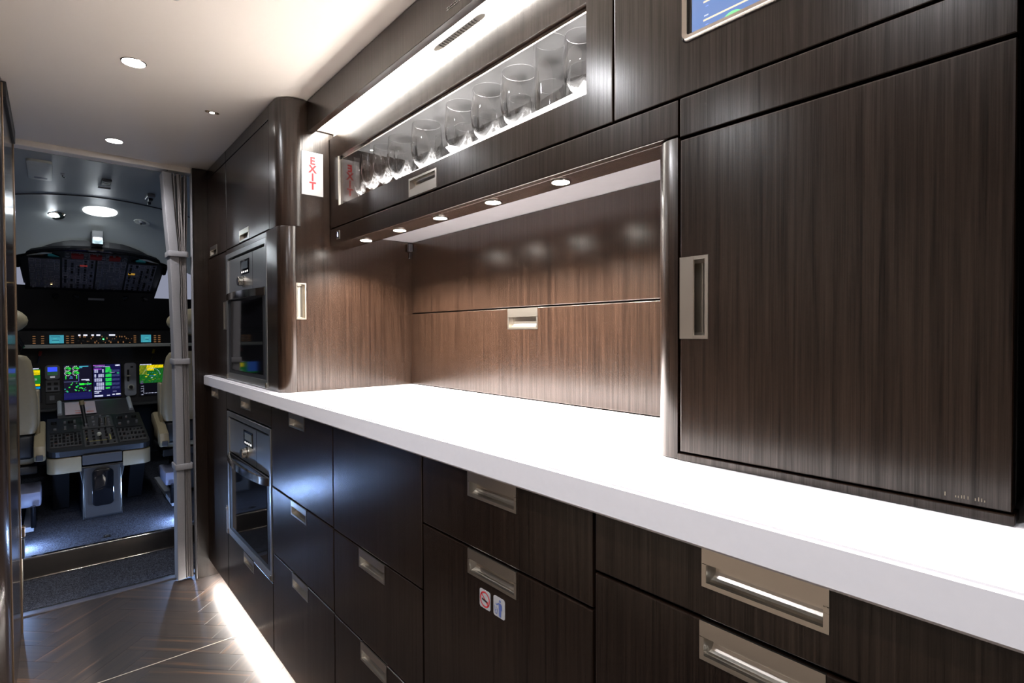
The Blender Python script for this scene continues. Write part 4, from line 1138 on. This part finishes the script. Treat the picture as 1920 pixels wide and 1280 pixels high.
# landing gear panel
lg = thing('gear_lever_panel', 'silver gear panel with lever and round knob between the screens', 'control panel', (0.422, 4.70, 0.65))
prism('body', rrect(.388, .458, .652, .888, .018), 4.688, 4.7045, LGREY, lg, axis='Y', bev=.003, smooth=True)
box('lever_slot', .404, .416, 4.685, 4.689, .755, .840, BLACK, lg, bev=.001)
box('lever', .398, .424, 4.660, 4.685, .792, .802, LINING2, lg, bev=.002)
lathe('knob_ring', [(.012, 0), (.019, 0), (.020, .006), (.012, .006)], (.425, 4.688, .715), LINING2, lg, axis=(0, -1, 0), seg=20)
lathe('knob', [(0, 0), (.012, 0), (.011, .014), (0, .015)], (.425, 4.688, .715), BLACK, lg, axis=(0, -1, 0), seg=20)
box('indicator', .424, .440, 4.685, 4.689, .852, .864, DGREY, lg, bev=.001)
# coloured pens standing under the hood
for nm, xx, mt, lb in (('grease_pencil', -.062, RED, 'short red pencil upright beside the left seat back'), ('grease_pencil', .553, YELLOW, 'yellow pencil leaning under the right side of the glareshield')):
    t = thing(nm, lb, 'pencil', (xx, 4.62, .92), 'cockpit pencils')
    tube('shaft', [(xx-.012, 4.66, .905), (xx, 4.62, .955)], .004, BLACK, t, seg=8)
    tube('cap', [(xx, 4.62, .955), (xx+.006, 4.612, .985)], .008, mt, t, seg=8)

# pedestal -----------------------------------------------------------
pd = thing('centre_pedestal', 'dark centre pedestal with levers, switches and cream padded corners', 'pedestal', (0.2, 3.7, 0.102))
px0, px1 = -0.028, 0.420
PB = Vector((px0, 3.65, 0.478)); PV = Vector((0, .55, .112)).normalized(); PN = Vector((0, -PV.z, PV.y))
PLN = math.hypot(.55, .112)
def PP(u, v, d=0): return PB + Vector((u, 0, 0)) + PV*v + PN*d
bm = bmesh.new()
oln = arc(.05, .05, .05, 180, 270, 5) + arc(.398, .05, .05, 270, 360, 5) + [(.448, PLN), (0, PLN)]
hi = [bm.verts.new(PP(u, v, 0)) for u, v in oln]; lo = [bm.verts.new(PP(u, v, -.030)) for u, v in oln]
bm.faces.new(hi); bm.faces.new(lo)
for i in range(len(hi)): bm.faces.new((hi[i], hi[(i+1) % len(hi)], lo[(i+1) % len(lo)], lo[i]))
from_bm('top_deck', bm, BLACK, pd)
def pad(u0, u1, name):
    # padded cream corner wrapping the aft end
    left = u0 < .1
    if left: pl = arc(.05, 3.70, .052, 180, 270, 6); pl = [(px0+p[0]-.0, p[1]) for p in pl] + [(px0+.138, 3.648), (px0+.138, 3.70), (px0+.05, 3.74), (px0-.002, 3.78)]
    else: pl = [(px0+.318, 3.648)] + [(px0+p[0], p[1]) for p in arc(.398, 3.70, .052, 270, 360, 6)] + [(px0+.450, 3.78), (px0+.40, 3.74), (px0+.318, 3.70)]
    return prism(name, pl, .362, .444, LEATHER, pd, bev=.005, smooth=True)
pad(0, .14, 'armrest_pad'); pad(.318, .448, 'armrest_pad')
box('aft_fascia', px0+.142, px0+.314, 3.642, 3.70, .395, .447, DGREY, pd, bev=.003)
prism('column', [(.112, .102), (.285, .102), (.285, .30), (.300, .385), (.098, .385), (.112, .30)], 3.650, 4.20, BLACK, pd, axis='Y', bev=.004)
box('column_face', .120, .276, 3.640, 3.649, .112, .380, plain('column_brown', (.022, .019, .019), .5), pd, bev=.003)
prism('storage_pocket', rrect(.152, .246, .170, .366, .022), 3.622, 3.640, BGLOSS, pd, axis='Y', bev=.004, smooth=True)
for xx in (.116, .280): tube('edge_trim', [(xx, 3.640, .12), (xx, 3.638, .25), (xx, 3.640, .36)], .003, CHROME, pd, seg=6)
prism('side_skirt', [(3.72, .385), (4.20, .45), (4.20, .11), (3.95, .11)], px0+.02, px0+.09, BLACK, pd, axis='X')
prism('side_skirt', [(3.72, .385), (4.20, .45), (4.20, .11), (3.95, .11)], px0+.36, px0+.43, BLACK, pd, axis='X')
def ppanel(u0, u1, v0, v1, seed, rows, cols, mat=DGREY):
    bm = bmesh.new()
    a = [bm.verts.new(PP(u, v, .004)) for u, v in ((u0, v0), (u1, v0), (u1, v1), (u0, v1))]; c = [bm.verts.new(PP(u, v, 0)) for u, v in ((u0, v0), (u1, v0), (u1, v1), (u0, v1))]
    bm.faces.new(a); bm.faces.new(c)
    for i in range(4): bm.faces.new((a[i], a[(i+1) % 4], c[(i+1) % 4], c[i]))
    p = from_bm('control_plate', bm, mat, pd)
    rnd = random.Random(seed); kb = bmesh.new(); q = []
    for i in range(cols):
        for j in range(rows):
            u = u0+(i+.5)*(u1-u0)/cols; v = v0+(j+.5)*(v1-v0)/rows; s = rnd.uniform(.004, .0065)
            vv = [kb.verts.new(PP(u+a_*s, v+c_*s, d)) for d in (.004, rnd.uniform(.010, .022)) for a_, c_ in ((-1, -1), (1, -1), (1, 1), (-1, 1))]
            for fi_ in ((0, 1, 2, 3), (4, 5, 6, 7), (0, 1, 5, 4), (1, 2, 6, 5), (2, 3, 7, 6), (3, 0, 4, 7)): kb.faces.new([vv[z_] for z_ in fi_])
            if rnd.random() < .6:
                col = rnd.choice([(.30, .25, .2), (.18, .16, .15), (.28, .12, .08)])
                q.append(([PP(u-.007, v-.012, .0046), PP(u+.007, v-.012, .0046), PP(u+.007, v-.009, .0046), PP(u-.007, v-.009, .0046)], col))
    so = from_bm('switches', kb, BLACK if seed % 2 else MGREY, p); so['kind'] = 'stuff'
    if q: decal('printed_legend', q, PRINT, p)['kind'] = 'stuff'
ppanel(.012, .145, .06, .26, 21, 4, 8); ppanel(.012, .145, .29, .50, 22, 2, 3, BLACK)
ppanel(.155, .300, .03, .30, 23, 5, 5); ppanel(.155, .300, .32, .53, 24, 3, 4)
ppanel(.310, .436, .05, .26, 25, 3, 7); ppanel(.310, .436, .29, .52, 26, 2, 3, BLACK)
lathe('trim_knob', [(0, 0), (.010, 0), (.011, .010), (.007, .016), (0, .017)], PP(.222, .145, .02), LINING2, pd, axis=PN, seg=16)
q = []
for (a, c, b_, d) in ((.165, .10, .275, .106), (.165, .10, .170, .19), (.270, .10, .275, .19)): q.append(([PP(a, c, .0047), PP(b_, c, .0047), PP(b_, d, .0047), PP(a, d, .0047)], (.45, .38, .10)))
decal('yellow_outline', q, PRINT, pd)
tl = tube('thrust_lever', [PP(.175, .36, .0), PP(.165, .40, .06), PP(.158, .43, .115)], [.010, .010, .012], BLACK, pd, seg=10)
tube('lever_tip', [PP(.158, .43, .115), PP(.155, .437, .140)], .013, LEATHER, pd, seg=10)
for u in (.235, .262): tube('flap_lever', [PP(u, .34, 0), PP(u, .36, .05)], .006, CHROME, pd, seg=8)
for u in (.030, .105, .340, .410): lathe('rotary_knob', [(0, 0), (.013, 0), (.012, .016), (0, .017)], PP(u, .45, .004), BLACK, pd, axis=PN, seg=16)
# sloping forward console between pedestal and panel, with chart
prism('forward_console', [(4.19, .55), (4.20, .592), (4.45, .655), (4.58, .650), (4.58, .45)], .02, .40, DGREY, pd, axis='X')
for xx in (.03, .385): tube('console_strut', [(xx, 4.24, .605), (xx, 4.42, .665)], .012, LGREY, pd, seg=8)
ch_ = thing('paper_chart', 'pink and white paper chart lying before the thrust lever', 'paper', (0.13, 4.3, .63))
def CP(u, v): return (.055+u*.150, 4.215+v*.20, .6005+v*.0535+.006)
bm = bmesh.new(); pts = [(0, 0), (1, 0), (1, 1), (0, 1)]
hi = [bm.verts.new(CP(*p)) for p in pts]; lo = [bm.verts.new(Vector(CP(*p))-Vector((0, 0, .003))) for p in pts]
bm.faces.new(hi); bm.faces.new(lo)
for i in range(4): bm.faces.new((hi[i], hi[(i+1) % 4], lo[(i+1) % 4], lo[i]))
from_bm('sheet', bm, plain('chart_paper', (.62, .52, .56), .6), ch_)
q = []
for k in range(14):
    u, v = rnd.random()*.75, rnd.random()*.85; du, dv = rnd.uniform(.1, .25), rnd.uniform(.04, .12)
    P_ = lambda a, c: Vector(CP(a, c))+Vector((0, 0, .0006))
    q.append(([P_(u, v), P_(u+du, v), P_(u+du, v+dv), P_(u, v+dv)], rnd.choice([(.62, .25, .22), (.70, .42, .40), (.55, .5, .6)])))
decal('printed_map', q, PRINT, ch_)

# seats --------------------------------------------------------------
def seat(cx, s, label):
    """s = +1 when the aisle side is +X"""
    t = thing('pilot_seat', label, 'seat', (cx, 3.85, 0.102), 'pilot seats')
    def bend(z): return 3.74 + (z-.55)*(-.10)
    # tapered back shell
    bm = bmesh.new(); prev = None
    for z, hw in ((.575, .200), (.62, .212), (.75, .210), (.90, .196), (.955, .188), (.980, .172), (.988, .150)):
        yb = bend(z); th = .10 if z < .95 else .085
        sec = rrect(cx-hw, cx+hw, yb, yb+th, .034, 4)
        rr = [bm.verts.new((p[0], p[1], z)) for p in sec]
        if prev:
            for i in range(len(rr)): bm.faces.new((prev[i], prev[(i+1) % len(rr)], rr[(i+1) % len(rr)], rr[i]))
        else: bm.faces.new(rr)
        prev = rr
    bm.faces.new(prev)
    from_bm('backrest', bm, LEATHER, t, smooth=True)
    box('lower_back', cx-.195, cx+.195, 3.755, 3.86, .44, .572, BLACK, t, bev=.02, seg=3)
    box('side_bolster', cx+s*.208-.010, cx+s*.208+.010, 3.78, 3.88, .54, .80, LEATHER, t, bev=.009, seg=3)
    # headrest on a curved bracket
    hr = lathe('headrest', [(.180*math.cos(a), .086*math.sin(a)) for a in [(-90+i*15)*PI/180 for i in range(13)]], (cx, 3.78, 1.165), LEATHER, t, seg=28)
    hr.scale = (1.0, .45, 1.0); hr.location = Vector((0, (3.78-3.85)*(1-.45), 0))
    tube('headrest_bracket', [(cx+s*.13, 3.76, .985), (cx+s*.15, 3.745, 1.03), (cx+s*.13, 3.76, 1.075), (cx+s*.09, 3.77, 1.10)], .018, BGLOSS, t, seg=10)
    box('cushion', cx-.20, cx+.20, 3.80, 4.22, .40, .50, LEATHER, t, bev=.03, seg=3)
    box('pan', cx-.205, cx+.205, 3.79, 4.20, .355, .398, BLACK, t, bev=.006)
    box('pedestal_base', cx-.13, cx+.13, 3.83, 4.12, .13, .354, BLACK, t, bev=.01)
    box('track', cx-.19, cx-.15, 3.60, 4.30, .103, .128, LGREY, t, bev=.003); box('track', cx+.15, cx+.19, 3.60, 4.30, .103, .128, LGREY, t, bev=.003)
    # folded armrest towards the pedestal
    ax = cx+s*.216
    prism('armrest', [(3.62, .47), (3.66, .44), (3.98, .55), (3.98, .60), (3.92, .615), (3.64, .52)], min(ax-.024, ax+.024), max(ax-.024, ax+.024), LEATHER, t, axis='X', bev=.010, smooth=True)
    tube('recline_lever', [(cx+s*.20, 3.78, .56), (cx+s*.225, 3.74, .50), (cx+s*.215, 3.72, .43)], .012, BLACK, t, seg=8)
    box('buckle', ax-.014, ax+.014, 3.605, 3.625, .452, .480, DGREY, t, bev=.003)
    tube('handle_grip', [(cx+s*.19, 3.58, .13), (cx+s*.19, 3.56, .24)], .011, BGLOSS, t, seg=10)
    box('base_cover', cx+s*.17-.05, cx+s*.17+.05, 3.60, 3.86, .225, .300, plain('pale_blue_grey', (.20, .215, .31), .4), t, bev=.01)
    return t
seat(-0.272, 1, 'left pilot seat with cream leather back beside the dark left wall')
seat(0.700, -1, 'right pilot seat with cream leather back partly behind the curtain')

# floor lights at the sill
for xx, nx, lb in ((-0.150, 1, 'small bright bluish floor light at the left of the cockpit sill'), (0.548, -1, 'small bright bluish floor light at the right of the cockpit sill')):
    t = thing('floor_light', lb, 'floor light', (xx, 3.32, .102), 'cockpit floor lights')
    box('housing', xx-.008, xx+.008, 3.29, 3.35, .103, .175, LGREY, t, bev=.003)
    lathe('lens', [(0, 0), (.020, 0), (.017, .006), (0, .008)], (xx+nx*.008, 3.32, .140), LENSB, t, axis=(nx, 0, -.15), seg=18)
    lamp('sill_lamp', 'SPOT', (xx+nx*.02, 3.32, .142), P_FLOORLIGHT, BLUE, t, .012, (xx+nx*.3, 3.30, .06), 150, .6)
fb = thing('floor_latch', 'small black latch set in the cockpit carpet near the sill', 'latch', (0.192, 3.275, .102))
box('plate', .178, .206, 3.262, 3.290, .1025, .107, BLACK, fb, bev=.001)
box('tab', .186, .198, 3.268, 3.284, .107, .110, DGREY, fb, bev=.001)
# rod and latch on the left door edge
dl_ = thing('door_bolt', 'brass and black door bolt low on the left wall edge', 'bolt', (-0.085, 2.72, .15))
box('block', -.112, -.086, 2.700, 2.730, .335, .375, BRONZE, dl_, bev=.003)
box('keeper', -.110, -.088, 2.700, 2.730, .255, .330, BLACK, dl_, bev=.003)
tube('rod', [(-.098, 2.715, .10), (-.098, 2.715, .335)], .005, CHROME, dl_, seg=8)
